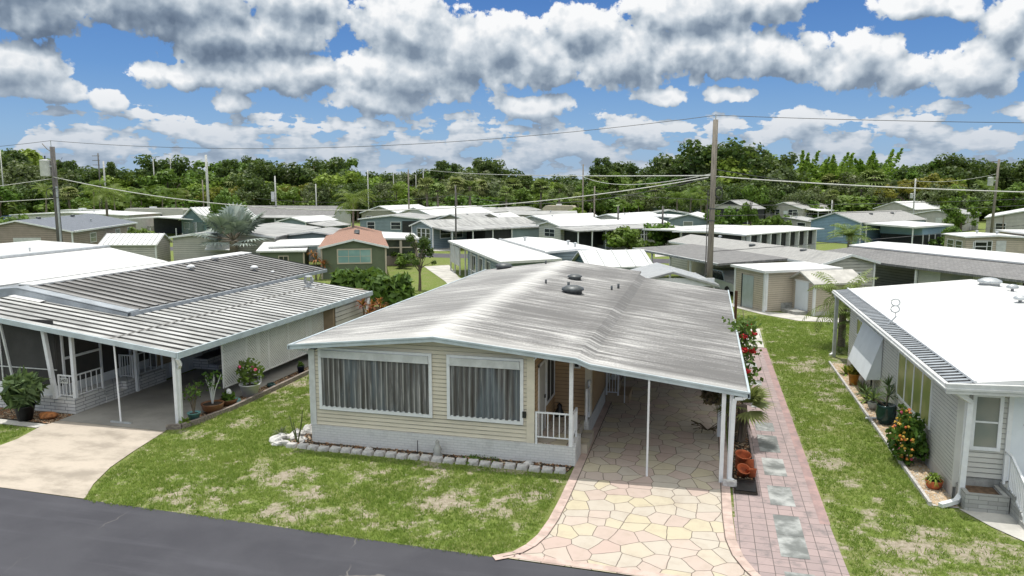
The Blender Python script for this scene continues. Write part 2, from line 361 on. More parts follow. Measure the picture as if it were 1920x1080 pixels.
# corrugated window shutters: translucent-looking weathered grey panels, rib light and shade painted in
SHX = -10.62+7.05
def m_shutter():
    m, t, b = newmat('weathered_rib_shaded_panel'); co = objco(t)
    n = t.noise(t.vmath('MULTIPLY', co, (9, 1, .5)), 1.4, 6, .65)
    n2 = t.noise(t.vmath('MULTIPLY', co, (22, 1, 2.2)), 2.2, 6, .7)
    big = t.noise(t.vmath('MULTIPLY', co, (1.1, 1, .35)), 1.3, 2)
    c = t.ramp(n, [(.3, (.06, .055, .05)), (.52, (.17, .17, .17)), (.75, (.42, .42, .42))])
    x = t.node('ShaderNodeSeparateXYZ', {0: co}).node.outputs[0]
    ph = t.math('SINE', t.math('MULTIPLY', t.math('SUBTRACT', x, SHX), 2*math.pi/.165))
    c = t.mix(t.math('MULTIPLY', t.maprange(ph, .2, -.9), .62), c, (.022, .02, .018, 1))  # dark band on every rib, shade put into the colour
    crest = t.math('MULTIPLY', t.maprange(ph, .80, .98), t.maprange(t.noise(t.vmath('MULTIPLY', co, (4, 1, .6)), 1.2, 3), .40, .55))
    c = t.mix(t.math('MULTIPLY', crest, .8), c, (.62, .60, .57, 1))  # light line on every rib, painted as a lit crest
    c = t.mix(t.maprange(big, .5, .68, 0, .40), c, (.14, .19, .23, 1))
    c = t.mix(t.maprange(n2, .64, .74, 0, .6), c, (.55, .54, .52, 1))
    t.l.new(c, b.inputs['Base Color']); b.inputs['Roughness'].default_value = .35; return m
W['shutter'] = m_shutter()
# main roof: white coating with grime that has run down the slope (along x), thicker in the middle of each slope
def m_mainroof():
    m, t, b = newmat('streaked_white_roof'); co = objco(t)
    wob = t.vmath('MULTIPLY_ADD', t.noise(co, .35, 3, .5, out=1), (0, .12, 0), co)
    s1 = t.noise(t.vmath('MULTIPLY', wob, (.22, 3.0, 1)), 1.0, 7, .68)
    s2 = t.noise(t.vmath('MULTIPLY', wob, (.6, 9, 1)), 1.0, 6, .72)
    sp = t.noise(co, 26, 3, .7)
    big = t.noise(co, .30, 3, .5)
    x = t.node('ShaderNodeSeparateXYZ', {0: co}).node.outputs
    keep = t.math('ABSOLUTE', t.math('SUBTRACT', x[0], 0.0))          # distance from the ridge line
    rid = t.maprange(t.math('ADD', keep, t.math('MULTIPLY_ADD', s2, 2.2, -1.1)), .05, 1.0)                                   # ridge stays white
    front = t.maprange(x[1], .0, .95)                                # front edge stays white
    left = t.maprange(x[0], -.6, .2, .74, 1.)
    d = t.math('ADD', t.math('MULTIPLY', s1, .62), t.math('MULTIPLY', s2, .62))
    d = t.math('ADD', d, t.math('MULTIPLY_ADD', big, .5, -.25))
    d = t.math('ADD', d, t.math('MULTIPLY_ADD', sp, .55, -.275))
    d = t.math('MULTIPLY', t.maprange(d, .34, .74), t.math('MULTIPLY', t.math('MULTIPLY_ADD', rid, .8, .2), t.math('MULTIPLY_ADD', front, .72, .28)))
    d = t.math('MULTIPLY', d, left)
    rib = t.math('SINE', t.math('MULTIPLY', x[1], 2*math.pi/.61)); d = t.math('ADD', d, t.math('MULTIPLY', t.maprange(rib, .3, 1), .13))
    vb = t.math('MULTIPLY', t.maprange(x[0], 3.45, 3.95), t.maprange(x[0], 5.0, 4.25))
    d = t.math('ADD', d, t.math('MULTIPLY', t.math('MULTIPLY', vb, t.maprange(s2, .34, .62)), t.math('MULTIPLY', front, .55)))
    c = t.ramp(d, [(0, (.64, .625, .60)), (.22, (.45, .44, .425)), (.55, (.27, .263, .255)), (1, (.125, .12, .115))])
    t.l.new(c, b.inputs['Base Color']); b.inputs['Roughness'].default_value = .65
    bump(t, b, rib, .25, .012); return m
W['mainroof'] = m_mainroof()
W['valley'] = M('grimy_roof_valley', (.34, .34, .34), .7, c2=(.085, .085, .085), scale=1.4, stretch=(.6, 7, 1), lo=.30, hi=.66, fine=.3)
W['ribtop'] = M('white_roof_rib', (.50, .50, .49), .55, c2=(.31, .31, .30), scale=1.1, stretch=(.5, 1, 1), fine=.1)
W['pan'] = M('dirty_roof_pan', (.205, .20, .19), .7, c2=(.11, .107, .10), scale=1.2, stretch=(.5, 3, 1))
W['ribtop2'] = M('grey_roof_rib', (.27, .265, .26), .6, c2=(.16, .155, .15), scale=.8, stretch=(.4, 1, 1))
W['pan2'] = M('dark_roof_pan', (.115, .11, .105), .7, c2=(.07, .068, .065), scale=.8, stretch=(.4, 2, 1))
W['flash'] = M('grey_roof_flashing', (.36, .39, .42), .45, scale=1.5, var=.15)
def wallco(t):
    s = t.node('ShaderNodeSeparateXYZ', {0: objco(t)}).node.outputs
    return t.node('ShaderNodeCombineXYZ', {0: t.math('ADD', s[0], s[1]), 1: s[2]})
def brick(name, c1, c2, mortar, bw, rh, ms, rough=.8, wall=True, off=.5, bm=.5, stain=.3, squash=1., sqf=2, stainc=None):
    m, t, b = newmat(name); co = wallco(t) if wall else objco(t)
    br = t.node('ShaderNodeTexBrick', {'Vector': co, 'Color1': (*c1, 1), 'Color2': (*c2, 1), 'Mortar': (*mortar, 1), 'Scale': 1., 'Mortar Size': ms, 'Mortar Smooth': .3, 'Brick Width': bw, 'Row Height': rh, 'Bias': 0.}, offset=off, squash=squash, squash_frequency=sqf)
    n = t.noise(objco(t), 2.3, 6, .65); n2 = t.noise(objco(t), 30, 3, .7)
    cc = t.mix(t.maprange(n, .48, .72, 0, stain), br, (*(stainc or [x*.45 for x in c1]), 1))
    cc = t.mix(t.maprange(n2, .5, .75, 0, .3), cc, (*[x*.6 for x in c1], 1))
    t.l.new(cc, b.inputs['Base Color']); b.inputs['Roughness'].default_value = rough
    h = t.math('SUBTRACT', t.math('MULTIPLY', n2, .3), br.node.outputs[1]); bump(t, b, h, bm, .012); return m
W['skirt'] = brick('painted_brick_skirting', (.66, .655, .64), (.62, .615, .60), (.54, .54, .53), .21, .075, .008, wall=True, bm=.8, stain=.3)
W['stone'] = brick('white_stone_veneer', (.66, .65, .63), (.56, .56, .55), (.13, .13, .14), .42, .115, .010, wall=True, off=.37, squash=1.6, sqf=2)
W['whitebrick'] = brick('white_brick_planter', (.40, .40, .38), (.30, .30, .28), (.22, .22, .21), .40, .10, .008)
W['pinkpaver'] = brick('pink_pavers', (.37, .285, .275), (.31, .245, .24), (.10, .085, .08), .31, .31, .009, wall=False, off=0, stain=.85, stainc=(.17, .15, .15), bm=.3)
W['pinkedge'] = M('rose_edge_pavers', (.37, .245, .23), .85, c2=(.26, .19, .185), scale=2.5, fine=.2)
W['shingle'] = brick('grey_shingles', (.24, .235, .23), (.165, .16, .16), (.09, .09, .09), .32, .15, .012, wall=False, stain=.35)
W['shinglelight'] = brick('light_grey_shingles', (.38, .375, .36), (.31, .305, .295), (.22, .215, .21), .32, .15, .010, wall=False, stain=.25)
W['shingleblue'] = brick('blue_grey_shingles', (.175, .195, .23), (.14, .155, .185), (.09, .10, .115), .32, .15, .010, wall=False, stain=.25)
W['shinglered'] = brick('faded_red_brown_shingles', (.36, .20, .14), (.29, .16, .115), (.17, .10, .075), .32, .15, .010, wall=False, stain=.3)
W['greyslab'] = M('grey_paving_slab', (.40, .41, .40), .9, c2=(.15, .16, .155), scale=1.6, lo=.34, hi=.62, fine=.15)
W['concrete'] = M('driveway_concrete', (.46, .40, .335), .9, c2=(.30, .26, .215), scale=.8, stretch=(1, 1.6, 1), fine=.12, lo=.4, hi=.7)  # the concrete's own tan, with darker stains
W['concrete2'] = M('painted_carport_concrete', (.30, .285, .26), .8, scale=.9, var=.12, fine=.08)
W['pale_conc'] = M('pale_concrete', (.54, .52, .48), .9, scale=1.2, var=.15, fine=.12)
W['road_far'] = M('old_asphalt', (.085, .08, .095), .9, scale=1.2, var=.15)
def m_asphalt():
    m, t, b = newmat('asphalt'); co = objco(t)
    n = t.noise(co, .5, 4, .6); f = t.noise(co, 60, 3, .8); st = t.noise(t.vmath('MULTIPLY', co, (.25, 2.5, 1)), 1, 4, .6)
    c = t.mix(t.maprange(n, .35, .7), (.062, .062, .073, 1), (.047, .047, .057, 1))
    c = t.mix(t.maprange(st, .5, .75, 0, .4), c, (.085, .085, .10, 1)); c = t.mix(t.maprange(f, .55, .8, 0, .35), c, (.14, .14, .15, 1))
    ck = t.node('ShaderNodeTexVoronoi', {'Vector': t.vmath('MULTIPLY_ADD', t.noise(co, 1.3, 3, .6, out=1), (.7, .7, 0), co), 'Scale': .33}, feature='DISTANCE_TO_EDGE', voronoi_dimensions='2D')
    cm = t.math('MULTIPLY', t.maprange(ck, .011, .003), t.maprange(t.noise(co, .22, 2), .53, .6))
    c = t.mix(cm, c, (.15, .14, .135, 1))
    t.l.new(c, b.inputs['Base Color']); b.inputs['Roughness'].default_value = .8; b.inputs['Specular IOR Level'].default_value = .3; bump(t, b, f, .3, .006); return m
W['asphalt'] = m_asphalt()
def m_flag():
    m, t, b = newmat('flagstone_paving'); co = t.vmath('MULTIPLY', objco(t), (1, 1, 0))
    wv = t.vmath('MULTIPLY_ADD', t.noise(co, 2.6, 2, .5, out=1), (.07, .07, 0), co)
    kw = {'Vector': wv, 'Scale': 2.1, 'Randomness': .84}
    cid = t.node('ShaderNodeTexVoronoi', kw, 1, feature='F1', voronoi_dimensions='2D'); ed = t.node('ShaderNodeTexVoronoi', kw, 0, feature='DISTANCE_TO_EDGE', voronoi_dimensions='2D')
    r = t.node('ShaderNodeSeparateColor', {0: cid}).node.outputs
    c = t.ramp(r[0], [(0, (.475, .365, .32)), (.26, (.51, .45, .32)), (.46, (.48, .43, .365)), (.70, (.50, .41, .355)), (.86, (.50, .44, .35))], 'CONSTANT')
    c = t.mix(t.math('MULTIPLY', r[1], .35), c, (.50, .455, .39, 1))
    n = t.noise(co, 3, 6, .65); c = t.mix(t.maprange(n, .45, .75, 0, .45), c, (.36, .29, .23, 1))
    st = t.noise(t.vmath('MULTIPLY', co, (.9, .35, 1)), 1.1, 5, .65); c = t.mix(t.maprange(st, .55, .75, 0, .35), c, (.30, .24, .18, 1))
    fx = t.noise(co, 40, 3, .7); c = t.mix(t.maprange(fx, .55, .8, 0, .2), c, (.28, .24, .2, 1))
    j = t.maprange(ed, .024, .014); c = t.mix(j, c, (.15, .12, .10, 1))
    t.l.new(c, b.inputs['Base Color']); b.inputs['Roughness'].default_value = .75; bump(t, b, t.maprange(ed, .005, .04), .4, .01); return m
W['flag'] = m_flag()
W['flagedge'] = M('pink_curb_stone', (.55, .42, .37), .85, c2=(.42, .32, .28), scale=3, fine=.12)
W['joint'] = M('paving_joint', (.15, .12, .10), .95)
def m_ground():
    m, t, b = newmat('lawn_and_sand'); co = objco(t)
    at = t.node('ShaderNodeAttribute', out=2, attribute_name='sand')
    n1 = t.noise(co, 1.1, 6, .65); n2 = t.noise(co, 9, 5, .7); n3 = t.noise(co, 45, 3, .7)
    g = t.ramp(n2, [(.28, (.075, .115, .022)), (.5, (.145, .20, .04)), (.72, (.23, .27, .075))])
    g = t.mix(t.maprange(n1, .4, .68, 0, .6), g, (.21, .205, .09, 1))
    s = t.ramp(n2, [(.3, (.22, .185, .13)), (.6, (.40, .35, .28)), (.8, (.47, .43, .36))])
    s = t.mix(t.maprange(n3, .5, .72, 0, .5), s, (.16, .14, .085, 1))
    n4 = t.noise(co, 4.2, 5, .7)
    f = t.math('ADD', at, t.math('ADD', t.math('MULTIPLY_ADD', n2, 1.5, -.75), t.math('MULTIPLY_ADD', n4, 1.9, -.95)))
    f = t.math('ADD', f, t.math('MULTIPLY_ADD', n3, .8, -.4))
    c = t.mix(t.maprange(f, .08, .80), g, s)
    t.l.new(c, b.inputs['Base Color']); b.inputs['Roughness'].default_value = .95; b.inputs['Specular IOR Level'].default_value = .15
    bump(t, b, t.math('ADD', n2, t.math('MULTIPLY', n3, .6)), .7, .05); return m
W['ground'] = m_ground()
def leafmat(name, dark, light, hue2=None, rough=.5, trans=.25, rndobj=.25):
    m, t, b = newmat(name)
    isl = t.node('ShaderNodeNewGeometry').node.outputs['Random Per Island']
    ob = t.node('ShaderNodeObjectInfo').node.outputs['Random']
    if name not in ('silver_blue_fronds', 'red_orange_leaves', 'dry_twigs', 'grass_blades'): dark, light = [(q[0]*.84, q[1]*1.04, q[2]*.80) for q in (dark, light)]
    c = t.mix(t.math('POWER', isl, 1.4), (*dark, 1), (*light, 1))
    if hue2: c = t.mix(t.math('MULTIPLY', ob, rndobj*2), c, (*hue2, 1))
    cl = t.noise(objco(t), .6, 2); c = t.mix(t.maprange(cl, .42, .66, 0, .4), c, (*light, 1))
    t.l.new(c, b.inputs['Base Color']); b.inputs['Roughness'].default_value = rough; b.inputs['Specular IOR Level'].default_value = .2
    tr = t.n.new('ShaderNodeBsdfTranslucent'); t.l.new(t.mix(.4, c, (.30, .42, .06, 1)), tr.inputs[0])
    mx = t.n.new('ShaderNodeMixShader'); mx.inputs[0].default_value = trans
    o = [n for n in t.n if n.type == 'OUTPUT_MATERIAL'][0]
    t.l.new(b.outputs[0], mx.inputs[1]); t.l.new(tr.outputs[0], mx.inputs[2]); t.l.new(mx.outputs[0], o.inputs[0]); return m
L = {}
L['oak'] = leafmat('oak_leaves', (.032, .055, .016), (.105, .14, .042), (.10, .12, .04))
L['green'] = leafmat('mid_green_leaves', (.05, .095, .018), (.17, .25, .05), (.19, .23, .05))
L['lime'] = leafmat('yellow_green_leaves', (.10, .16, .018), (.30, .37, .06), (.27, .29, .06))
L['flame'] = leafmat('orange_green_leaves', (.09, .11, .015), (.26, .23, .04), (.28, .17, .03), rndobj=.22)
L['bamboo'] = leafmat('bamboo_leaves', (.13, .20, .025), (.33, .40, .075), (.26, .34, .06), trans=.35)
L['olive'] = leafmat('grey_olive_leaves', (.07, .085, .045), (.19, .20, .11), (.17, .16, .09))
L['palm'] = leafmat('palm_fronds', (.08, .11, .032), (.30, .32, .13), (.30, .26, .12))
L['coco'] = leafmat('bright_palm_fronds', (.05, .095, .012), (.18, .23, .035), (.16, .18, .03))
L['silver'] = leafmat('silver_blue_fronds', (.20, .245, .22), (.42, .47, .43), trans=.1)
L['bush'] = leafmat('glossy_bush_leaves', (.030, .070, .015), (.13, .20, .045), (.16, .20, .05), rough=.35)
L['dusty'] = leafmat('pale_grey_green_leaves', (.055, .075, .035), (.22, .25, .15), rough=.5)
L['croton'] = leafmat('red_orange_leaves', (.12, .02, .012), (.40, .16, .04))
L['grass'] = leafmat('grass_blades', (.125, .215, .030), (.36, .435, .115), trans=.40)
L['dry'] = leafmat('dry_twigs', (.06, .045, .03), (.16, .12, .08))

# ---------------------------------------------------------------- foliage meshes (made once, shared by copies)
def leaf_quads(C, size, rng, aspect=1., up=0., N=None):      # C (n,3) centres -> small randomly turned leaf faces
    n = len(C); C = np.asarray(C, float)
    d = rng.normal(size=(n, 3)) if N is None else N+rng.normal(size=(n, 3))*.55
    d[:, 2] += up; d /= np.linalg.norm(d, axis=1)[:, None]
    a = np.cross(d, rng.normal(size=(n, 3))); a /= np.linalg.norm(a, axis=1)[:, None]; b = np.cross(d, a)
    s = (np.asarray(size)*rng.uniform(.65, 1.35, n))[:, None]
    h = s*.5*aspect; w = s*.5
    P = np.stack([C-a*h, C-b*w*.9+a*h*.15, C+a*h, C+b*w*.9+a*h*.15], 1)
    return P.reshape(-1, 3), np.arange(n*4).reshape(n, 4)
def crown_points(rng, lobes, n, shell=.55):
    lobes = np.asarray(lobes); vol = lobes[:, 3]**2; k = rng.choice(len(lobes), n, p=vol/vol.sum())
    d = rng.normal(size=(n, 3)); d /= np.linalg.norm(d, axis=1)[:, None]
    r = lobes[k, 3]*(shell+(1-shell)*rng.random(n))*rng.choice([1, 1, 1, .7], n)
    return lobes[k, :3]+d*r[:, None]*np.array([1, 1, .8]), d
def limbs(mb, rng, h0, targets, r):
    for tx, ty, tz in targets:
        z0 = h0*rng.uniform(.55, 1); mid = (tx*.4+rng.normal()*.2, ty*.4+rng.normal()*.2, z0+(tz-z0)*.6)
        mb.tube([(0, 0, z0), mid, (tx, ty, tz)], r*.55, 5, r*.12)
TREES = {}
def tree_mesh(kind, seed):
    rng = np.random.default_rng(seed); mb = MB()
    if kind == 'oak':      H, S, nl, n, ls, mat = 11, 5.6, 34, 4200, .46, 'oak'
    elif kind == 'round':  H, S, nl, n, ls, mat = 8.5, 3.8, 22, 3000, .42, 'green'
    elif kind == 'lime':   H, S, nl, n, ls, mat = 7.5, 3.6, 20, 2800, .40, 'lime'
    elif kind == 'sparse': H, S, nl, n, ls, mat = 13, 4.6, 17, 2100, .42, 'oak'
    elif kind == 'flame':  H, S, nl, n, ls, mat = 7.5, 5.0, 26, 3000, .36, 'flame'
    elif kind == 'olive':  H, S, nl, n, ls, mat = 8, 4.2, 26, 2600, .36, 'olive'
    elif kind == 'bush':   H, S, nl, n, ls, mat = 3.4, 2.6, 16, 2000, .32, 'green'
    lo = []
    for i in range(nl):
        a = rng.uniform(0, 6.283); u = rng.random()**.5
        if kind == 'bush': z = H*rng.uniform(.12, .8); rr = S*u*math.sqrt(max(.05, 1-(z/H)**2)); rad = H*rng.uniform(.16, .28)
        elif kind == 'flame': z = H*(.62+.3*(1-u*u)*rng.uniform(.6, 1)); rr = S*u; rad = rng.uniform(.6, 1.05)
        elif kind == 'sparse': z = H*rng.uniform(.5, .97); rr = S*u*(1.1-.55*z/H); rad = rng.uniform(.75, 1.35)
        else:
            z = H*(.32+.56*rng.random()); q = (z/H-.55)/.45; rr = S*u*math.sqrt(max(.1, 1-q*q)); rad = S*rng.uniform(.2, .36)
        lo.append((rr*math.cos(a), rr*math.sin(a), z, rad))
    C, N = crown_points(rng, lo, n, .5 if kind != 'bush' else .4)
    keep = C[:, 2] > .12; C = C[keep]; N = N[keep]
    V, Q = leaf_quads(C, ls, rng, 1.15, .25, N*.8)
    if kind != 'bush':
        mb.tube([(0, 0, -.2), (.1, .05, H*.2), (.05*seed % .3, -.1, H*.45)], H*.028+.07, 7, H*.016)
        limbs(mb, rng, H*.42, [(a[0]*.85, a[1]*.85, a[2]) for a in lo[:14 if kind == 'sparse' else 9]], H*.022)
    else:
        for k in range(5): mb.tube([(0, 0, 0), (lo[k][0]*.6, lo[k][1]*.6, lo[k][2]*.7)], .05, 5, .02)
    return (V, Q, mat, mb, 'trunk')
def fan_leaf(V, Q, base, dirv, up, L_, nb, spread, droop, rng):     # palmate leaf: blades radiating from base
    dirv = Vector(dirv).normalized(); side = dirv.cross(Vector(up)).normalized(); nrm = side.cross(dirv)
    for i in range(nb):
        a = (i/(nb-1)-.5)*spread; d = dirv*math.cos(a)+side*math.sin(a)
        l = L_*(.75+.25*math.cos(a*.8))*rng.uniform(.9, 1.08); w = L_*spread/nb*.34
        s = d.cross(nrm).normalized(); p0 = Vector(base); pm = p0+d*l*.6; pt = p0+d*l+Vector((0, 0, -droop*l))
        b = len(V); V += [tuple(p0-s*w*.25), tuple(pm-s*w), tuple(pt), tuple(pm+s*w)]; Q.append((b, b+1, b+2, b+3))
def frond(V, Q, base, az, el, L_, droop, nl, ll, rng, w=.05):       # pinnate leaf along a drooping rachis
    p = Vector(base); hd = Vector((math.cos(az), math.sin(az), 0)); side = Vector((-math.sin(az), math.cos(az), 0)); n = nl
    for i in range(n):
        e = el-droop*(i/n)**1.3; d = hd*math.cos(e)+Vector((0, 0, math.sin(e))); q = p+d*(L_/n); f = (i+.5)/n
        l = ll*math.sin(math.pi*min(1, .15+f*.85))**.6*rng.uniform(.85, 1.1)
        b = len(V); V += [tuple(p-side*.02), tuple(q-side*.02), tuple(q+side*.02), tuple(p+side*.02)]; Q.append((b, b+1, b+2, b+3))
        for sg in (-1, 1):
            t = (side*sg*.85+d*.45).normalized()*l+Vector((0, 0, -.42*l)); m = t*.5+Vector((0, 0, .10*l)); wv = d*w
            b = len(V); V += [tuple(p), tuple(p+m-wv*.6), tuple(p+t), tuple(p+m+wv)]; Q.append((b, b+1, b+2, b+3))
        p = q
def palm_mesh(kind, seed):
    rng = np.random.default_rng(seed); mb = MB(); V = []; Q = []
    if kind == 'cabbage':
        h = 5.2; mb.tube([(0, 0, -.2), (.08, 0, h*.5), (0, .08, h)], .20, 7, .16)
        for i in range(34):
            a = rng.uniform(0, 6.283); e = rng.uniform(-.75, 1.35); d = Vector((math.cos(a)*math.cos(e), math.sin(a)*math.cos(e), math.sin(e)))
            pl = rng.uniform(.55, .95); q = Vector((0, .08, h))+d*pl; mb.tube([(0, .08, h), tuple(q)], .025, 3, .02, False)
            fan_leaf(V, Q, q, d, (0, 0, 1) if abs(e) < 1.2 else (1, 0, 0), rng.uniform(.85, 1.15), 11, 3.6, .35, rng)
        return V, Q, 'palm', mb, 'palmtrunk'
    if kind == 'silver':
        h = 1.4; mb.tube([(0, 0, -.2), (0, 0, h)], .26, 8, .22)
        for i in range(26):
            a = i*2.4+rng.uniform(-.2, .2); e = rng.uniform(-.15, 1.25); d = Vector((math.cos(a)*math.cos(e), math.sin(a)*math.cos(e), math.sin(e)))
            q = Vector((0, 0, h))+d*rng.uniform(.9, 1.5); mb.tube([(0, 0, h), tuple(q)], .035, 4, .025, False)
            fan_leaf(V, Q, q, (d+Vector((0, 0, .1))).normalized(), (0, 0, 1) if abs(e) < 1.15 else (1, 0, 0), rng.uniform(.95, 1.25), 22, 4.2, .16, rng)
        return V, Q, 'silver', mb, 'palmtrunk'
    if kind == 'coco':
        h = 6.0; mb.tube([(0, 0, -.2), (.25, 0, h*.5), (.35, .1, h)], .16, 7, .10); b = (.35, .1, h)
        for i in range(20): frond(V, Q, b, i*2.4+rng.uniform(-.2, .2), rng.uniform(-.1, 1.25), rng.uniform(2.3, 3.0), rng.uniform(1.3, 2.0), 15, .75, rng, .07)
        return V, Q, 'coco', mb, 'palmtrunk'
    if kind == 'date':          # stocky feather palm, fronds from near the ground
        h = 2.2; mb.tube([(0, 0, -.2), (0, 0, h)], .22, 7, .2)
        for i in range(26): frond(V, Q, (0, 0, h), i*2.4, rng.uniform(-.1, 1.35), rng.uniform(2.0, 2.7), rng.uniform(1.1, 1.8), 16, .6, rng, .06)
        return V, Q, 'palm', mb, 'palmtrunk'
    if kind == 'plume':         # tall feathery bamboo clump
        for k in range(9):
            a = rng.uniform(0, 6.283); r0 = rng.uniform(0, 1.1); H = rng.uniform(7, 12); lean = rng.uniform(.6, 3.4)
            pts = [(r0*math.cos(a)+lean*math.cos(a)*f**2, r0*math.sin(a)+lean*math.sin(a)*f**2, H*f) for f in (0, .3, .6, .85, 1)]
            mb.tube(pts, .07, 4, .02, False)
            f = rng.random(330)**.75; x = np.interp(f, [0, .3, .6, .85, 1], [p[0] for p in pts]); y = np.interp(f, [0, .3, .6, .85, 1], [p[1] for p in pts])
            rad = 1.35*np.minimum(1, (1-f)*2.4+.10); an = rng.uniform(0, 6.283, 330); rr = rad*rng.random(330)**.5
            C = np.stack([x+rr*np.cos(an), y+rr*np.sin(an), H*f+.3-rr*.5], 1); v, q = leaf_quads(C, .42, rng, 1.5, 0)
            b = len(V); V += [tuple(t) for t in v]; Q += [tuple(int(i)+b for i in t) for t in q]
        return V, Q, 'bamboo', mb, 'trunk'
def plant(name, mesh, loc, label, cat, group=None, scale=1, rot=0, parts=('crown', 'trunk')):
    V, Q, lm, mb, tm = mesh
    o = thing(name, label, cat, loc, rot, group)
    np_mesh(parts[0], V, Q, L[lm], o); mb.build(parts[1], W[tm], o, local=True)
    o.scale = (scale,)*3 if isinstance(scale, (int, float)) else scale
    return o
PROTO = {}
def grow(name, key, loc, label, cat, group=None, scale=1., rot=None):    # first of a kind is built, later ones copy it
    rot = rnd.uniform(0, 6.28) if rot is None else rot
    if key not in PROTO:
        k, s = key; mesh = palm_mesh(k, s) if k in ('cabbage', 'silver', 'coco', 'plume', 'date') else tree_mesh(k, s)
        PROTO[key] = plant(name, mesh, loc, label, cat, group, scale, rot); return PROTO[key]
    o = copy_tree(PROTO[key]); o.name = name; o.location = loc; o.rotation_euler = (0, 0, rot)
    o.scale = (scale,)*3 if isinstance(scale, (int, float)) else scale
    o['label'] = label; o['category'] = cat
    if group: o['group'] = group
    elif 'group' in o: del o['group']
    return o

# ================================================================ SETTING: ground, road, paving
def in_poly(x, y, P):
    c = np.zeros(x.shape, bool); n = len(P)
    for i in range(n):
        x0, y0 = P[i]; x1, y1 = P[(i+1) % n]
        c ^= ((y0 > y) != (y1 > y)) & (x < (x1-x0)*(y-y0)/((y1-y0)+1e-12)+x0)
    return c
SANDS = [(-8.9, 15.6, 2.0, .7, .55), (-11.0, 16.7, 1.6, .5, .4), (-6.5, 14.8, 1.6, .5, .45), (-4.6, 15.9, 1.3, .6, .45), (-6.2, 16.7, 1.0, .4, .35), (-12.6, 17.6, 1.0, .5, .35), (-13.2, 20.2, .8, 1.2, .3),
         (-10.2, 14.5, 1.4, .35, .4), (3.6, 21.5, .6, 2.2, .5), (4.2, 25.5, .6, 1.8, .45), (3.9, 18.5, .7, 1.6, .45), (5.2, 16.8, 1.2, .7, .5), (4.3, 15.7, .9, .9, .45), (6.2, 14.9, 1.5, .6, .4), (4.6, 29.5, .6, 2.5, .4), (4.0, 34., .8, 2.5, .3), (-8., 17.3, 1.6, .3, .2)]
def sand_at(x, y):
    v = (fbm(x, y, .42, 11)-.5)*1.1+.06+(fbm(x, y, 2.6, 23)-.5)*1.9
    for a, b, ra, rb, w in SANDS: v = v+w*.50*np.exp(-((x-a)/ra)**2-((y-b)/rb)**2)
    far = np.clip((y-40)/8, 0, 1); v = v*(1-far)+(.05*far)
    return np.clip(v, 0, 1)
def build_ground():
    xs = np.unique(np.round(np.concatenate([[-4000, -1500, -600, -300, -150, -80, -50, -35], np.arange(-26, 12.01, .16), [16, 24, 40, 70, 130, 300, 700, 1600, 4000]]), 3))
    ys = np.unique(np.round(np.concatenate([[-300, -60, -10, 4, 8], np.arange(11, 46.01, .16), [52, 60, 75, 95, 130, 180, 260, 400, 900, 2000, 5000]]), 3))
    X, Y = np.meshgrid(xs, ys); n, m = X.shape
    V = np.stack([X, Y, np.zeros_like(X)], 2).reshape(-1, 3)
    i = (np.arange(n-1)[:, None]*m+np.arange(m-1)[None]).ravel()
    o = np_mesh('ground', V, np.stack([i, i+1, i+m+1, i+m], 1), W['ground'])
    a = o.data.attributes.new('sand', 'FLOAT', 'POINT'); a.data.foreach_set('value', sand_at(V[:, 0], V[:, 1]).astype('f'))
    tag(o, kind='structure')
build_ground()
def sheet(name, poly, z, m, kind='structure'):
    o = MB().quad(*[(p[0], p[1], z) for p in poly]).build(name, m); return tag(o, kind=kind)
ROAD_Y = lambda x: 14.2-.027*(x+16.85)
sheet('road', [(-260, 6.5), (260, 6.5), (260, ROAD_Y(10)), (12, ROAD_Y(12)), (-40, ROAD_Y(-40)), (-260, ROAD_Y(-40))], .012, W['asphalt'])
sheet('back_road', [(-200, 75.2), (200, 72.2), (200, 76.6), (-200, 79.6)], .008, W['road_far'])
# flagstone driveway: flared apron at the road, runs back under the carport; a curb of pink stones either side
dl = [(-3.98, 13.86), (-3.62, 14.12), (-3.42, 14.5), (-3.28, 15.0), (-3.2, 15.8), (-3.17, 17.0), (-3.17, 37.2)]
dr = [(1.72, 13.72), (1.42, 14.1), (1.18, 14.55), (.98, 15.1), (.86, 15.8), (.82, 17.0), (.82, 37.2)]
dm = MB()
for i in range(len(dl)-1): dm.quad((*dl[i], .03), (*dr[i], .03), (*dr[i+1], .03), (*dl[i+1], .03))
tag(dm.build('driveway', W['flag']), kind='structure')
def border(path, w, side, bl=.40):
    pts = [Vector((*p, 0)) for p in path]; mb = MB(); acc = 0
    for a, b in zip(pts, pts[1:]):
        L_ = (b-a).length; n = max(1, round(L_/bl)); d = (b-a)/L_; q = Vector((-d.y, d.x, 0))*side
        for k in range(n):
            p = a+(b-a)*(k/n)+d*.006; r = a+(b-a)*((k+1)/n)-d*.006
            P = [(p.x, p.y, .036), (r.x, r.y, .036), (r.x+q.x*w, r.y+q.y*w, .036), (p.x+q.x*w, p.y+q.y*w, .036)]
            mb.quad(*(P if side > 0 else P[::-1]))
    return mb
for pth, sd in ((dl, -1), (dr, 1)):
    tag(border(pth, .21, sd).build('driveway_curb', W['flagedge']), kind='structure')
    j = [(p[0]+(.235 if sd < 0 else -.235), p[1]) for p in pth]
    tag(border(j, .025, -sd, 3.0).build('driveway_joint', W['joint']), kind='structure')
tag(border([(-3.55, 13.885), (1.38, 13.75)], .20, 1, .6).build('driveway_curb', W['flagedge']), kind='structure')
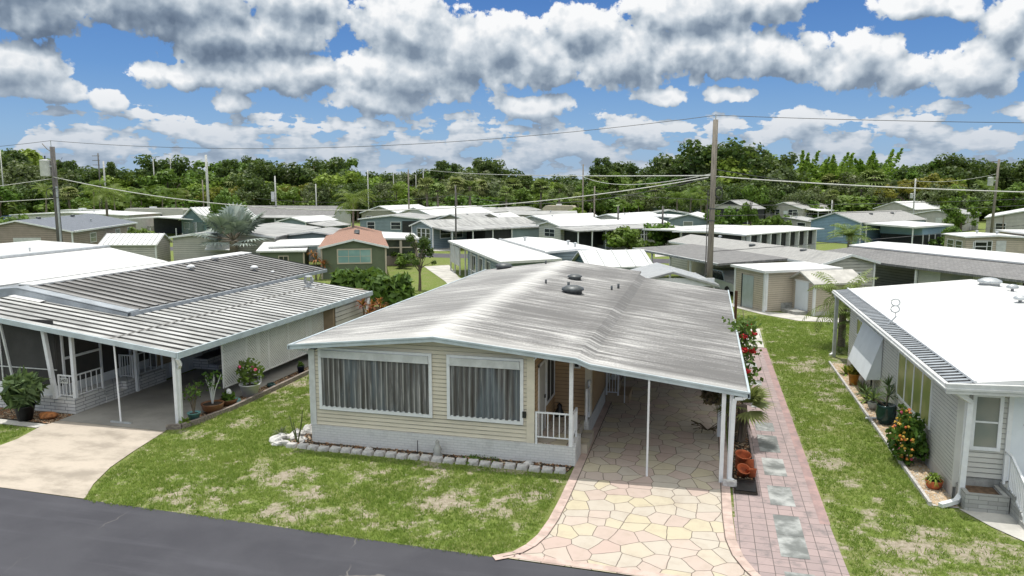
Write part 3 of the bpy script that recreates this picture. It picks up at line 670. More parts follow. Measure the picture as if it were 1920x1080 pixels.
# pink paver path with grey slabs laid in it
pm = MB()
pm.quad((.88, 17.0, .02), (2.9, 17.0, .02), (2.9, 36.0, .02), (.88, 36.0, .02))
pm.quad((1.72, 13.7, .02), (2.98, 13.6, .02), (2.93, 15.0, .02), (.99, 15.0, .02), (1.18, 14.55, .02), (1.42, 14.1, .02)); pm.quad((.99, 15.0, .02), (2.93, 15.0, .02), (2.9, 17.0, .02), (.84, 17.0, .02), (.87, 15.8, .02))
pm.mi = 1
for y0, y1 in ((13.9, 14.7), (15.31, 17.35), (17.9, 19.1), (19.8, 21.1), (21.6, 23.1), (23.5, 24.4), (26, 26.8), (29, 29.8), (32, 32.8)):
    k = 2 if y1-y0 > 1.3 else 1
    for q in range(k):
        a = y0+(y1-y0)*q/k; b = y0+(y1-y0)*(q+1)/k-.012
        pm.quad((1.72, a, .026), (2.28, a, .026), (2.28, b, .026), (1.72, b, .026))
pm.mi = 2; pm.quad((2.70, 17.1, .025), (2.92, 17.1, .025), (2.93, 36.0, .025), (2.70, 36.0, .025))
tag(pm.build('path', [W['pinkpaver'], W['greyslab'], W['pinkedge']]), kind='structure')
sheet('patio', [(1.65, 36.2), (2.85, 36.1), (2.95, 40.9), (1.65, 40.6)], .018, W['pale_conc'])
# neighbour's concrete drive, kerb path, carport floor
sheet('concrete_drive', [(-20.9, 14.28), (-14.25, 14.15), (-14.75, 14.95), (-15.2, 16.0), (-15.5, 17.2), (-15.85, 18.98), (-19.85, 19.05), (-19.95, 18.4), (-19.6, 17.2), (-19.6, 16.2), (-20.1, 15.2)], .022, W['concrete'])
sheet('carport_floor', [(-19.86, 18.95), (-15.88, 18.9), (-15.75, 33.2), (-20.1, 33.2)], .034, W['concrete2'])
sheet('side_walk', [(-30, 18.55), (-19.95, 18.2), (-19.9, 18.55), (-30, 19.0)], .024, W['pale_conc'])
sheet('gravel_bed', [(-30, 18.98), (-19.9, 18.6), (-19.85, 19.68), (-30, 19.68)], .016, W['soil'])
sheet('entry_walk', [(5.95, 18.75), (6.35, 17.9), (6.9, 17.1), (7.8, 16.4), (11, 15.5), (11, 18.7)], .02, W['pale_conc'])
sheet('shed_walk', [(1.35, 49.1), (2.2, 47.4), (3.4, 45.6), (5.2, 43.9), (8.2, 43.9), (8.2, 45.3), (6.2, 45.4), (5.0, 46.4), (3.6, 46.5), (2.0, 49.6)], .02, W['pale_conc'])
sheet('house_walk', [site(795, 500)[:2], site(842, 497)[:2], site(860, 520)[:2], site(905, 545)[:2], site(860, 560)[:2], site(835, 528)[:2]], .018, W['pale_conc'])
sheet('far_drive', [site(735, 470)[:2], site(735, 462)[:2], site(850, 462)[:2], site(850, 471)[:2]], .02, W['pale_conc'])
sheet('far_drive', [site(1228, 482)[:2], site(1228, 476)[:2], site(1262, 474)[:2], site(1262, 480)[:2]], .02, W['pale_conc'])
# beds
sheet('front_bed', [(-11.7, 18.72), (-3.3, 18.72), (-3.2, 19.22), (-10.95, 19.22), (-10.95, 22.2), (-11.45, 22.0)], .014, W['soil'])
sheet('side_bed', [(.9, 18.35), (1.46, 18.35), (1.5, 36), (.9, 36)], .04, W['soil'])
sheet('fence_bed', [(-15.9, 19.2), (-15.6, 19.3), (-15.25, 22), (-15.35, 33), (-15.72, 33)], .03, W['soil'])
sheet('neighbour_bed', [(5.42, 18.8), (5.98, 18.8), (5.98, 33.6), (5.33, 33.6)], .016, W['pale_conc'])
def pebbles(name, polys, n, mats, smin, smax, seed, z=.03):
    rng = np.random.default_rng(seed); V = []; Q = []; mi = []
    per = []
    for P in polys:
        a = np.array(P); lo = a.min(0); hi = a.max(0); k = n*len(P)//sum(len(q) for q in polys)
        x = rng.uniform(lo[0], hi[0], k); y = rng.uniform(lo[1], hi[1], k); ok = in_poly(x, y, P); per.append(np.stack([x[ok], y[ok]], 1))
    C = np.concatenate(per)
    for i, (x, y) in enumerate(C):
        s = rng.uniform(smin, smax); b = len(V); t = rng.uniform(0, 6.28)
        for k in range(4): V.append((x+s*math.cos(t+k*1.57)*rng.uniform(.7, 1.1), y+s*math.sin(t+k*1.57)*rng.uniform(.7, 1.1), z-s*.2))
        V.append((x, y, z+s*.55)); Q += [(b, b+1, b+4), (b+1, b+2, b+4), (b+2, b+3, b+4), (b+3, b, b+4)]; mi += [rng.integers(len(mats))]*4
    o = np_mesh(name, V, Q, mats, None, mi, 3); return tag(o, kind='stuff')
pb = [M('pebble_rust', (.32, .16, .075), .8, var=.3, scale=9), M('pebble_tan', (.42, .33, .23), .8, var=.3, scale=9), M('pebble_dark', (.16, .10, .06), .8, var=.3, scale=9)]
pl = [M('pebble_cream', (.55, .45, .33), .85, var=.2, scale=9), M('pebble_sand', (.50, .36, .22), .85, var=.2, scale=9)]
tag(pebbles('bed_gravel', [[(-11.6, 18.75), (-3.3, 18.75), (-3.25, 19.2), (-10.95, 19.2), (-11.0, 21.9), (-11.5, 21.9)]], 5200, pb, .018, .042, 3), 'rusty brown gravel in the bed under the cream front wall', 'gravel')
tag(pebbles('bed_gravel', [[(-26, 19.0), (-19.9, 18.65), (-19.88, 19.6), (-26, 19.6)]], 2600, pb, .025, .05, 4), 'brown gravel beside the white stone base left of the carport', 'gravel')
tag(pebbles('bed_gravel', [[(5.44, 18.85), (5.96, 18.85), (5.96, 33.5), (5.36, 33.5)]], 5200, pl, .02, .045, 5), 'cream gravel along the grey sided wall', 'gravel')
tag(pebbles('bed_gravel', [[(.95, 19.3), (1.42, 19.3), (1.45, 34), (.95, 34)]], 1800, pb, .02, .04, 6, .06), 'brown gravel beside the pink path', 'gravel')
tag(pebbles('bed_gravel', [[(-15.85, 19.4), (-15.5, 19.4), (-15.3, 30), (-15.7, 30)]], 1800, pb, .02, .045, 8, .05), 'reddish gravel in the strip under the lattice', 'gravel')
# grass tufts on the near lawns
def grass(name, P, dens, seed, label, h=(.04, .10)):
    rng = np.random.default_rng(seed); a = np.array(P); lo = a.min(0); hi = a.max(0); n = int((hi-lo).prod()*dens)
    x = rng.uniform(lo[0], hi[0], n); y = rng.uniform(lo[1], hi[1], n); ok = in_poly(x, y, P) & (y > 14.2-.027*(x+16.85)-.10*fbm(x, y*0, 1.6, 31, 3)*2+.06); x = x[ok]; y = y[ok]
    s = sand_at(x, y)+(fbm(x, y, 4.5, 5, 3)-.5)*1.25; ok = rng.random(len(x)) > np.clip((s-.06)*1.7, 0, .90); x = x[ok]; y = y[ok]; n = len(x)
    k = 3; x = np.repeat(x, k)+rng.normal(0, .025, n*k); y = np.repeat(y, k)+rng.normal(0, .025, n*k); n *= k
    t = rng.uniform(0, 6.283, n); hh = rng.uniform(*h, n)*(.6+.8*fbm(x, y, .8, 9, 2)); w = rng.uniform(.006, .014, n); ln = rng.uniform(.3, 1.1, n)*hh; t2 = rng.uniform(0, 6.283, n)
    A = np.stack([x-w*np.cos(t), y-w*np.sin(t), np.zeros(n)], 1); B = np.stack([x+w*np.cos(t), y+w*np.sin(t), np.zeros(n)], 1)
    T = np.stack([x+ln*np.cos(t2), y+ln*np.sin(t2), hh], 1)
    V = np.stack([A, B, T], 1).reshape(-1, 3); o = np_mesh(name, V, np.arange(n*3).reshape(-1, 3), L['grass'], None, None, 3)
    return tag(o, label, 'grass', kind='stuff')
grass('grass', [(-14.22, 14.04), (-4.05, 13.80), (-3.7, 14.2), (-3.45, 14.7), (-3.32, 15.6), (-3.3, 18.5), (-11.6, 18.5), (-11.8, 22), (-11.05, 22.3), (-11.05, 33), (-15.15, 33), (-15.0, 22), (-15.45, 19.2), (-15.75, 18.6), (-15.35, 17.1), (-14.95, 15.6)], 400, 1, 'short patchy green grass of the front lawn')
grass('grass', [(3.0, 13.6), (9, 13.4), (9, 16), (6.8, 17.0), (6.2, 18), (5.7, 18.7), (5.35, 18.7), (5.28, 33.8), (5.6, 36), (8, 37), (8, 43.5), (5, 43.6), (3.3, 45.2), (1.8, 45), (1.5, 41), (3.1, 41), (2.95, 36)], 290, 2, 'patchy green grass between the pink path and the grey house')
grass('grass', [(-24, 14.45), (-20.9, 14.4), (-20.2, 15.2), (-19.75, 16.2), (-19.75, 17.2), (-20.0, 18.1), (-24, 18.3)], 330, 3, 'green grass left of the concrete drive')

# ================================================================ generic building parts
def window(parent, T, s0, s1, z0, z1, nx=1, nz=2, fm=None, gm=None, fw=.07, out=.05, o0=0, mull=.04):
    """window on a wall: T(s, z, o) gives the point s along the wall, height z, o outwards"""
    fm = fm or W['white']; gm = gm or W['glass']; f = MB(); g = MB()
    def bx(mb, a, b, c, d, oa, ob):
        P = [T(a, c, oa), T(b, c, oa), T(b, c, ob), T(a, c, ob), T(a, d, oa), T(b, d, oa), T(b, d, ob), T(a, d, ob)]
        mb.add(P, [(0,1,2,3), (7,6,5,4), (0,4,5,1), (1,5,6,2), (2,6,7,3), (3,7,4,0)])
    bx(f, s0, s1, z0, z0+fw, o0, out); bx(f, s0, s1, z1-fw, z1, o0, out); bx(f, s0, s0+fw, z0+fw, z1-fw, o0, out); bx(f, s1-fw, s1, z0+fw, z1-fw, o0, out)
    for i in range(1, nx): q = s0+(s1-s0)*i/nx; bx(f, q-mull/2, q+mull/2, z0+fw, z1-fw, o0, out-.012)
    for i in range(1, nz): q = z0+(z1-z0)*i/nz; bx(f, s0+fw, s1-fw, q-mull/2, q+mull/2, o0, out-.016)
    bx(g, s0+fw*.8, s1-fw*.8, z0+fw*.8, z1-fw*.8, o0, min(.028, out*.6)+o0*.5)
    w = f.build('window', fm, parent); g.build('pane', gm, w); return w
def wallT(a, b):
    a = Vector(a); b = Vector(b); e = (b-a).normalized(); n = Vector((e.y, -e.x))
    return lambda s, z, o: (a.x+e.x*s+n.x*o, a.y+e.y*s+n.y*o, z)
def railing(parent, pts, z0, z1, n, m, name='railing', r=.018, pr=.03, low=.1):
    mb = MB()
    for p in pts: mb.bar((p[0], p[1], z0), (p[0], p[1], z1+.02), pr*1.8)
    for a, b in zip(pts, pts[1:]):
        mb.bar((a[0], a[1], z1), (b[0], b[1], z1), .045, .04); mb.bar((a[0], a[1], z0+low), (b[0], b[1], z0+low), .03)
        for i in range(1, n):
            f = i/n; x = a[0]+(b[0]-a[0])*f; y = a[1]+(b[1]-a[1])*f; mb.bar((x, y, z0+low), (x, y, z1), r*1.3)
    return mb.build(name, m, parent)
def post(parent, x, y, z0, z1, r=.05, m=None, name='post', round_=False, top=None):
    mb = MB()
    t = top or (x, y)
    (mb.tube([(x, y, z0), (t[0], t[1], z1)], r, 8) if round_ else mb.bar((x, y, z0), (t[0], t[1], z1), r*2))
    return mb.build(name, m or W['white'], parent)
def downspout(parent, pts, r=.045, m=None):
    mb = MB()
    for a, b in zip(pts, pts[1:]): mb.bar(a, b, r*2, r*1.6)
    return mb.build('downspout', m or W['white'], parent)
def vent_cap(parent, p, s=1, m=None, kind='dome'):
    mb = MB()
    if kind == 'dome': mb.lathe(p, [(.05*s, -.08), (.05*s, .10*s), (.19*s, .12*s), (.20*s, .18*s), (.12*s, .25*s), (.02*s, .27*s)], 12)
    elif kind == 'skylight': mb.lathe(p, [(.38*s, -.08), (.38*s, .06), (.46*s, .10), (.44*s, .18*s), (.24*s, .27*s), (.05*s, .30*s)], 16)
    elif kind == 'pipe': mb.lathe(p, [(.07*s, -.08), (.07*s, .25*s), (.04*s, .26*s)], 8)
    elif kind == 'turbine':
        mb.lathe(p, [(.30, -.06), (.12, .05), (.12, .16)], 12)
        for i in range(14): t = i*.449; mb.quad(*[(p[0]+r*math.cos(t+k), p[1]+r*math.sin(t+k), p[2]+z) for r, k, z in ((.13, 0, .15), (.20, .1, .15), (.25, .3, .33), (.18, .2, .33))]); mb.quad(*[(p[0]+r*math.cos(t+k), p[1]+r*math.sin(t+k), p[2]+z) for r, k, z in ((.18, .2, .33), (.25, .3, .33), (.17, .5, .48), (.10, .4, .48))])
        mb.lathe((p[0], p[1], p[2]+.46), [(.18, 0), (.15, .05), (.02, .07)], 12)
    return mb.build('roof_vent', m or W['galv'], parent, smooth=(kind != 'turbine'))
def ribbed(name, x0, x1, y0, y1, zf, parent, mats, period=.42, h=.05, rw=.55, th=.03):
    """metal pan roof: ribs run along x, repeat along y; zf(x) is the height"""
    mb = MB(); n = int(round((y1-y0)/period)); p = (y1-y0)/n
    for i in range(n):
        a = y0+i*p; b = a+p*rw; c = a+p
        P = lambda x, y, dz: (x, y, zf(x)+dz)
        mb.mi = 0; mb.quad(P(x0, a, h), P(x1, a, h), P(x1, b, h), P(x0, b, h))
        mb.mi = 1; mb.quad(P(x0, b, 0), P(x1, b, 0), P(x1, c, 0), P(x0, c, 0))
        mb.quad(P(x0, b, h), P(x1, b, h), P(x1, b, 0), P(x0, b, 0)); mb.quad(P(x0, c, 0), P(x1, c, 0), P(x1, c, h), P(x0, c, h))
    mb.mi = 1; mb.quad((x0, y1, zf(x0)-th), (x1, y1, zf(x1)-th), (x1, y0, zf(x1)-th), (x0, y0, zf(x0)-th))
    return mb.build(name, mats, parent)

# ================================================================ MAIN HOUSE
RX, FY = -7.05, 18.9                                           # ridge line x, front fascia y
H = thing('mobile_home', 'cream sided mobile home with streaky white roof and flagstone carport, two corrugated front shutters', 'house', (RX, FY, 0))
zt = lambda x: 2.80+(x+11.0)*(.43/3.95) if x < RX else 3.23-(x-RX)*(.37/3.95)      # underside of the roof
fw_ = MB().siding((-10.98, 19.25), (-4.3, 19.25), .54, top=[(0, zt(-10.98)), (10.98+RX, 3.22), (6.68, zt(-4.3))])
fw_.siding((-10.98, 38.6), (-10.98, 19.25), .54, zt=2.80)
wall = fw_.build('wall', W['cream'], H)
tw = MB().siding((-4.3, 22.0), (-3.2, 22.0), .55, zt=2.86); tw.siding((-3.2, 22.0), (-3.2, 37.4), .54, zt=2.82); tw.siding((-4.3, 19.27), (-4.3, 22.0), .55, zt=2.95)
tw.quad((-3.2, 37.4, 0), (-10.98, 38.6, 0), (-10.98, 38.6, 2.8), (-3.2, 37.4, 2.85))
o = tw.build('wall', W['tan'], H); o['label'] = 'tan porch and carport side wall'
sk = MB().box(-10.99, -3.17, 19.19, 19.245, 0, .54); sk.box(-11.0, -10.95, 19.25, 38.6, 0, .54); sk.box(-3.22, -3.165, 22.0, 37.4, 0, .54)
sk.box(-3.3, -3.165, 19.25, 20.1, 0, .62); sk.box(-3.3, -3.165, 21.5, 22.0, 0, .55)
sk.build('skirting', W['skirt'], H)
tr = MB().box(-11.03, -10.84, 19.21, 19.243, .545, 2.79); tr.box(-11.03, -10.985, 19.243, 19.42, .545, 2.79)
tr.build('corner_trim', W['dull_white'], H)
tr = MB().box(-4.52, -4.30, 19.215, 19.243, .545, 2.93); tr.build('corner_trim', W['cream'], H)
tr = MB().box(-3.36, -3.165, 21.965, 21.995, .56, 2.8); tr.box(-3.195, -3.165, 21.995, 22.2, .56, 2.8)
tr.build('corner_trim', W['cream'], H)
def shutter(x0, x1, z0, z1, pitch=.165):
    f = MB(); y = 19.235
    f.box(x0-.09, x1+.09, y-.05, y, z0-.09, z0); f.box(x0-.09, x0, y-.05, y, z0, z1); f.box(x1, x1+.09, y-.05, y, z0, z1); f.box(x0-.09, x1+.09, y-.05, y, z1, z1+.07)
    fr = f.build('window', W['white'], H)
    c = MB().box(x0+.01, x1-.01, y-.075, y-.005, z1-.19, z1-.005); c.box(x0-.02, x1+.02, y-.085, y-.075, z1-.22, z1-.19); c.build('shutter_track', W['dull_white'], fr)
    p = MB(); n = int((x1-x0)/pitch*8)
    for i in range(n):
        a = x0+(x1-x0)*i/n; b = x0+(x1-x0)*(i+1)/n; fa = lambda q: y-.036+.030*math.sin(2*math.pi*(q-x0)/pitch)
        p.quad((a, fa(a), z0+.02), (b, fa(b), z0+.02), (b, fa(b), z1-.19), (a, fa(a), z1-.19))
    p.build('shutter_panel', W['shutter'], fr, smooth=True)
    s = MB(); n = int((x1-x0)/pitch); pts = [(x0, z0+.004)]
    for i in range(n): a = x0+i*pitch; pts += [(a+.02, z0+.004), (a+.03, z0+.035), (a+.10, z0+.035), (a+.11, z0+.004)]
    pts.append((x1, z0+.004))
    for (a, za), (b, zb) in zip(pts, pts[1:]): s.quad((a, y-.052, z0-.012), (b, y-.052, z0-.012), (b, y-.052, zb), (a, y-.052, za))
    s.build('sill', W['white'], fr)
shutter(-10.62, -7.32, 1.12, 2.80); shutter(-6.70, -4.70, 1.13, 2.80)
# roof: left slope, right slope, valley strip, carport slope; front edge dips in a narrow hip
rz = [(-11.42, 2.95), (RX, 3.56), (-3.12, 3.09), (-2.78, 2.92), (1.16, 2.42)]
def roofstrip(i, name, m, yb, th=.06):
    (xa, za), (xb, zb) = rz[i], rz[i+1]; mb = MB(); dip = .15 if True else 0
    ya, da, db = FY, (.02 if i == 0 else dip), dip
    dpa = {0: .02, 1: .16, 2: .06, 3: .02}[i]; dpb = {0: .16, 1: .06, 2: .02, 3: .0}[i]
    k = .68
    mb.quad((xa, FY, za-dpa), (xb, FY, zb-dpb), (xb, FY+k, zb), (xa, FY+k, za))
    n = 10
    for j in range(n):
        y0 = FY+k+(yb-FY-k)*j/n; y1 = FY+k+(yb-FY-k)*(j+1)/n
        mb.quad((xa, y0, za), (xb, y0, zb), (xb, y1, zb), (xa, y1, za))
    mb.quad((xa, FY, za-th-dpa), (xa, yb, za-th), (xb, yb, zb-th), (xb, FY, zb-th-dpb))
    mb.quad((xa, yb, za), (xb, yb, zb), (xb, yb, zb-th), (xa, yb, za-th))
    return mb
rm = MB()
for i, yb in ((0, 39.0), (1, 39.0), (3, 37.7)):
    q = roofstrip(i, '', None, yb); rm.add(q.v, q.f)
roof = rm.build('roof', W['mainroof'], H)
q = roofstrip(2, '', None, 37.7); q.build('roof_valley', W['mainroof'], roof)
fm = MB(); fz = [(-11.46, 2.965), (RX, 3.415), (-3.12, 3.045), (-2.78, 2.915), (1.2, 2.435)]
for (xa, za), (xb, zb) in zip(fz, fz[1:]):
    for dz0, dz1, oy in ((.0, -.135, .0), (.015, -.03, -.03)):
        fm.add([(xa, FY-.03+oy, za+dz1), (xb, FY-.03+oy, zb+dz1), (xb, FY-.004, zb+dz1), (xa, FY-.004, za+dz1), (xa, FY-.03+oy, za+dz0), (xb, FY-.03+oy, zb+dz0), (xb, FY-.004, zb+dz0), (xa, FY-.004, za+dz0)],
               [(0,3,2,1), (4,5,6,7), (0,1,5,4), (1,2,6,5), (2,3,7,6), (3,0,4,7)])
fm.box(1.16, 1.215, FY-.03, 37.7, 2.28, 2.45); fm.box(-11.5, -11.425, FY-.03, 39.0, 2.83, 2.965)
fm.build('fascia', W['bluewhite'], H)
sf = MB().box(-11.0, -4.3, FY, 19.24, 2.60, 2.604)
vent_cap(roof, (-4.95, 28.9, 3.33), .98, W['darkmetal'], 'skylight'); vent_cap(roof, (-5.5, 32.6, 3.40), .72, W['darkmetal'], 'skylight')
vent_cap(roof, (-5.35, 30.2, 3.36), .8, W['darkmetal'], 'pipe'); vent_cap(roof, (-6.3, 30.2, 3.48), .6, W['darkmetal'], 'pipe'); vent_cap(roof, (-3.7, 31.2, 3.18), .6, W['darkmetal'], 'pipe'); vent_cap(roof, (-3.5, 31.9, 3.16), .7, W['darkmetal'], 'pipe')
vent_cap(roof, (-8.0, 38.3, 3.42), .7, W['darkmetal'], 'pipe'); vent_cap(roof, (-10.3, 38.4, 3.12), 1., W['darkmetal'], 'skylight')
# porch
fl = MB().box(-4.3, -3.3, 19.25, 20.1, .30, .545); fl.box(-4.3, -3.3, 20.1, 21.5, .30, .545); fl.box(-4.3, -3.3, 21.5, 22, .30, .545); fl.box(-3.3, -3.0, 20.15, 21.45, .03, .29)
fl.build('porch_floor', W['flag'], H)
railing(H, [(-4.25, 19.23), (-3.30, 19.23)], .54, 1.42, 6, W['white'], 'porch_railing', low=.2); railing(H, [(-3.26, 19.25), (-3.26, 19.85)], .62, 1.42, 5, W['white'], 'porch_railing', low=.2)
rp = MB().bar((-3.22, 21.45, .55), (-3.22, 21.45, 1.55), .06); rp.bar((-3.22, 21.93, .55), (-3.22, 21.93, 1.6), .06); rp.box(-3.235, -3.205, 21.45, 21.93, .75, 1.5); rp.lathe((-3.22, 21.93, 1.6), [(.05, 0), (.06, .05), (.01, .1)], 10)
rp.build('porch_railing', W['white'], H)
post(H, -3.30, 19.22, .54, 2.92, .05, name='porch_post')
dT = wallT((-4.3, 19.27), (-4.3, 22.0))
d = MB(); [d.box(-4.295, -4.262, 19.62+a, 19.62+b, z0, z1) for a, b, z0, z1 in ((0, .08, .56, 2.62), (.86, .94, .56, 2.62), (0, .94, 2.54, 2.63))]
fr = d.build('door', W['white'], H); MB().box(-4.29, -4.275, 19.7, 20.48, .56, 2.54).build('door_leaf', W['greysiding2'], fr); MB().box(-4.275, -4.24, 20.36, 20.41, 1.5, 1.6).build('handle', W['black'], fr)
window(H, dT, 1.35, 2.55, 1.2, 2.62, 2, 1, W['white'], W['screen'])
MB().box(-3.72, -3.50, 21.94, 21.985, 2.02, 2.22).build('wall_vent', W['white'], H); MB().box(-3.67, -3.55, 21.93, 21.94, 2.07, 2.17).build('wall_vent', W['black'], H)
MB().box(-4.63, -4.53, 19.17, 19.21, 1.25, 1.42).build('house_number_plate', W['black'], H)
MB().tube([(-4.28, 19.24, 2.95), (-4.28, 19.05, 2.9), (-4.2, 18.95, 2.98)], .02, 6).build('bracket', W['white'], H)
# carport posts, downspouts, side steps
post(H, -1.25, 18.93, .03, 2.66, .028, name='carport_post', round_=True)
for y in (19.0, 22.6, 27.2, 31.8, 36.6): post(H, .60, y, .03, 2.42, .05, name='carport_post')
post(H, .79, 19.02, .03, 2.40, .05, name='carport_post')
downspout(H, [(1.13, 18.93, 2.33), (1.05, 18.93, 2.27), (.86, 18.93, 2.25), (.84, 18.93, 2.1), (.81, 18.93, .16), (.95, 18.9, .09)], .05)
MB().box(.64, .98, 18.72, 18.9, .04, .16).build('splash_block', W['block'], H)
downspout(H, [(-11.40, 19.05, 2.85), (-11.1, 19.3, 2.68), (-11.05, 19.32, 2.6)], .03)
st = MB().box(-3.16, -2.35, 25.4, 26.6, .03, .30); st.box(-3.16, -2.75, 25.4, 26.6, .30, .52); st.build('side_steps', W['tanplain'], H)
railing(H, [(-3.12, 25.36), (-2.72, 25.36)], .3, 1.55, 4, W['white'], 'step_railing'); hb = MB()
hb.tube([(-2.5, 25.36, .05), (-2.5, 25.36, 1.35), (-2.42, 25.36, 1.5), (-2.25, 25.36, 1.42), (-2.18, 25.36, 1.25), (-2.26, 25.36, 1.13), (-2.5, 25.36, 1.1)], .02, 6); hb.build('handrail', W['white'], H)
sd = MB().box(-3.19, -3.14, 25.6, 26.45, .55, 2.55); sd.build('side_door', W['greysiding2'], H)

# ================================================================ LEFT NEIGHBOUR
LH = thing('mobile_home', 'tan mobile home with ribbed metal roofs, white stone base and lattice screened carport', 'house', (-22, 19.7, 0))
zl = lambda x: 2.36+.118*(-15.7-x)
o = ribbed('roof', -24.6, -15.62, 19.4, 33.4, zl, LH, [W['ribtop'], W['pan']]); o['label'] = 'striped white carport roof'
fa = MB(); fa.add([(-24.6, 19.33, zl(-24.6)-.12), (-15.6, 19.33, zl(-15.6)-.12), (-15.6, 19.39, zl(-15.6)-.12), (-24.6, 19.39, zl(-24.6)-.12), (-24.6, 19.33, zl(-24.6)+.05), (-15.6, 19.33, zl(-15.6)+.05), (-15.6, 19.39, zl(-15.6)+.05), (-24.6, 19.39, zl(-24.6)+.05)],
       [(0,3,2,1), (4,5,6,7), (0,1,5,4), (1,2,6,5), (2,3,7,6), (3,0,4,7)])
fa.box(-15.62, -15.55, 19.33, 33.4, 2.20, 2.40); fa.build('gutter', W['bluewhite'], LH)
MB().quad((-18.15, 19.45, zl(-18.15)+.052), (-18.05, 19.45, zl(-18.05)+.052), (-18.05, 33.4, zl(-18.05)+.055), (-18.15, 33.4, zl(-18.15)+.055)).build('roof_seam', W['pan'], LH)
zb = lambda x: 3.02+(x+19.75)*-.152
o = ribbed('roof', -24.45, -19.75, 22.5, 36.6, zb, LH, [W['ribtop2'], W['pan2']], .50, .05, .42); o['label'] = 'raised dark grey ribbed roof'
e = MB(); e.slab([(-19.82, 22.2, 3.03), (-19.68, 22.2, 3.01), (-19.68, 36.6, 3.01), (-19.82, 36.6, 3.03)], .16)
e.slab([(-24.5, 22.05, 3.76), (-19.7, 22.05, 3.05), (-19.7, 22.62, 3.06), (-24.5, 22.62, 3.77)], .05); e.quad((-24.5, 22.05, 3.72), (-24.5, 22.05, 3.44), (-19.7, 22.05, 2.82), (-19.7, 22.05, 3.02))
e.slab([(-27.2, 22.05, 3.50), (-24.5, 22.05, 3.76), (-24.5, 22.62, 3.77), (-27.2, 22.62, 3.51)], .3)
e.build('roof_flashing', W['flash'], LH)
MB().slab([(-25.0, 22.6, 3.83), (-24.3, 22.6, 3.80), (-24.3, 36.7, 3.80), (-25.0, 36.7, 3.83)], .06).build('ridge_cap', W['wroof'], LH)
MB().slab([(-29.4, 22.6, 3.1), (-25.0, 22.6, 3.80), (-25.0, 36.6, 3.80), (-29.4, 36.6, 3.1)], .08).build('roof', W['wroof'], LH)
MB().quad((-24.6, 21.75, zl(-24.6)+.07), (-23.2, 21.75, zl(-23.2)+.07), (-23.2, 22.1, zl(-23.2)+.09), (-24.6, 22.1, zl(-24.6)+.09)).build('roof_flashing', W['wroof'], LH)
for p in ((-23.2, 30.1, 3.57), (-24.05, 33.1, 3.70), (-21.5, 32.6, 3.32), (-20.6, 32.8, 3.18)): vent_cap(LH, p, .95 if p[0] < -21 else .5, W['white'])
vent_cap(LH, (-18.2, 32.0, 2.72), 1, W['galv'], 'turbine')
b = MB().box(-30, -20.25, 24.0, 36, 0, .58); b.box(-30, -19.9, 19.68, 21.0, 0, .545); b.box(-30, -20.1, 21.0, 24.0, 0, .545); b.box(-20.1, -19.88, 21.95, 24.0, 0, .545); b.box(-20.1, -19.88, 21.0, 21.95, 0, .28)
b.build('stone_base', W['stone'], LH)
b = MB().box(-30, -20.62, 19.78, 19.86, .55, .90); b.box(-20.7, -20.62, 19.86, 24, .55, .86); b.build('knee_wall', W['white'], LH)
b = MB().box(-30, -20.66, 19.80, 19.83, .90, 3.1); b.box(-20.66, -20.63, 19.83, 24, .86, 2.8); b.build('porch_screen', W['screen'], LH)
b = MB()
for x in (-22.9, -26): b.box(x, x+.05, 19.76, 19.79, .9, 3.05)
b.box(-30, -20.62, 19.765, 19.79, 1.42, 1.45); b.build('screen_frame', W['dull_white'], LH)
for y in (20.0, 21.6, 23.0): MB().box(-20.62, -20.56, y, y+.07, .55, 2.85).build('screen_post', W['white'], LH)
MB().box(-20.62, -20.57, 20.07, 21.6, 1.72, 1.80).build('screen_rail', W['white'], LH)
w_ = MB().box(-20.3, -20.22, 24.0, 33, .58, 2.85); w_.box(-20.3, -16.0, 33.2, 33.3, 0, 2.5); w_.build('wall', W['tanplain'], LH)
b = MB()
for i in range(9): b.box(-20.24, -20.17, 24.05+i*.28, 24.28+i*.28, .05, .56)
b.box(-20.22, -20.19, 24.0, 26.6, 0, .6); b.build('skirting_panel', W['white'], LH)
MB().box(-20.2, -20.14, 27.2, 28.1, .62, 2.5).build('door', W['white'], LH)
s_ = MB().box(-20.2, -19.5, 26.0, 27.8, .03, .46); s_.box(-19.5, -19.0, 26.0, 27.8, .03, .25); s_.build('stone_steps', W['stone'], LH)
MB().box(-19.6, -19.0, 29, 29.9, .03, 1.5).build('water_heater', W['black'], LH)
railing(LH, [(-20.55, 19.76), (-19.96, 19.74)], .55, 1.28, 4, W['white'], 'porch_railing', low=.06); railing(LH, [(-19.95, 19.8), (-19.95, 20.95)], .55, 1.28, 5, W['white'], 'porch_railing', low=.06)
railing(LH, [(-20.5, 22.4), (-19.95, 22.4), (-19.95, 23.9)], .55, 1.38, 5, W['white'], 'porch_railing', low=.06)
sg = MB().box(-20.46, -20.14, 19.71, 19.725, 1.02, 1.20).build('number_sign', W['dull_white'], LH)
cu = bpy.data.curves.new('lettering', 'FONT'); cu.body = '5401'; cu.size = .155; cu.align_x = 'CENTER'; cu.align_y = 'CENTER'; cu.extrude = .002
tmp = bpy.data.objects.new('lettering', cu); me = bpy.data.meshes.new_from_object(tmp); bpy.data.objects.remove(tmp)
to = link_mesh('lettering', me, W['black'], sg); to.rotation_euler = (math.pi/2, 0, 0); to.location = (-20.30+22, 19.706-19.7, 1.11)
post(LH, -19.9, 19.74, .55, zl(-19.9)-.05, .055, name='carport_post')
post(LH, -20.62, 19.66, .5, zl(-20.9)-.05, .06, name='carport_post', top=(-20.86, 19.6))
post(LH, -22.05, 19.55, .2, zl(-22.5)-.05, .03, name='carport_post', top=(-22.5, 19.5), m=W['dull_white'])
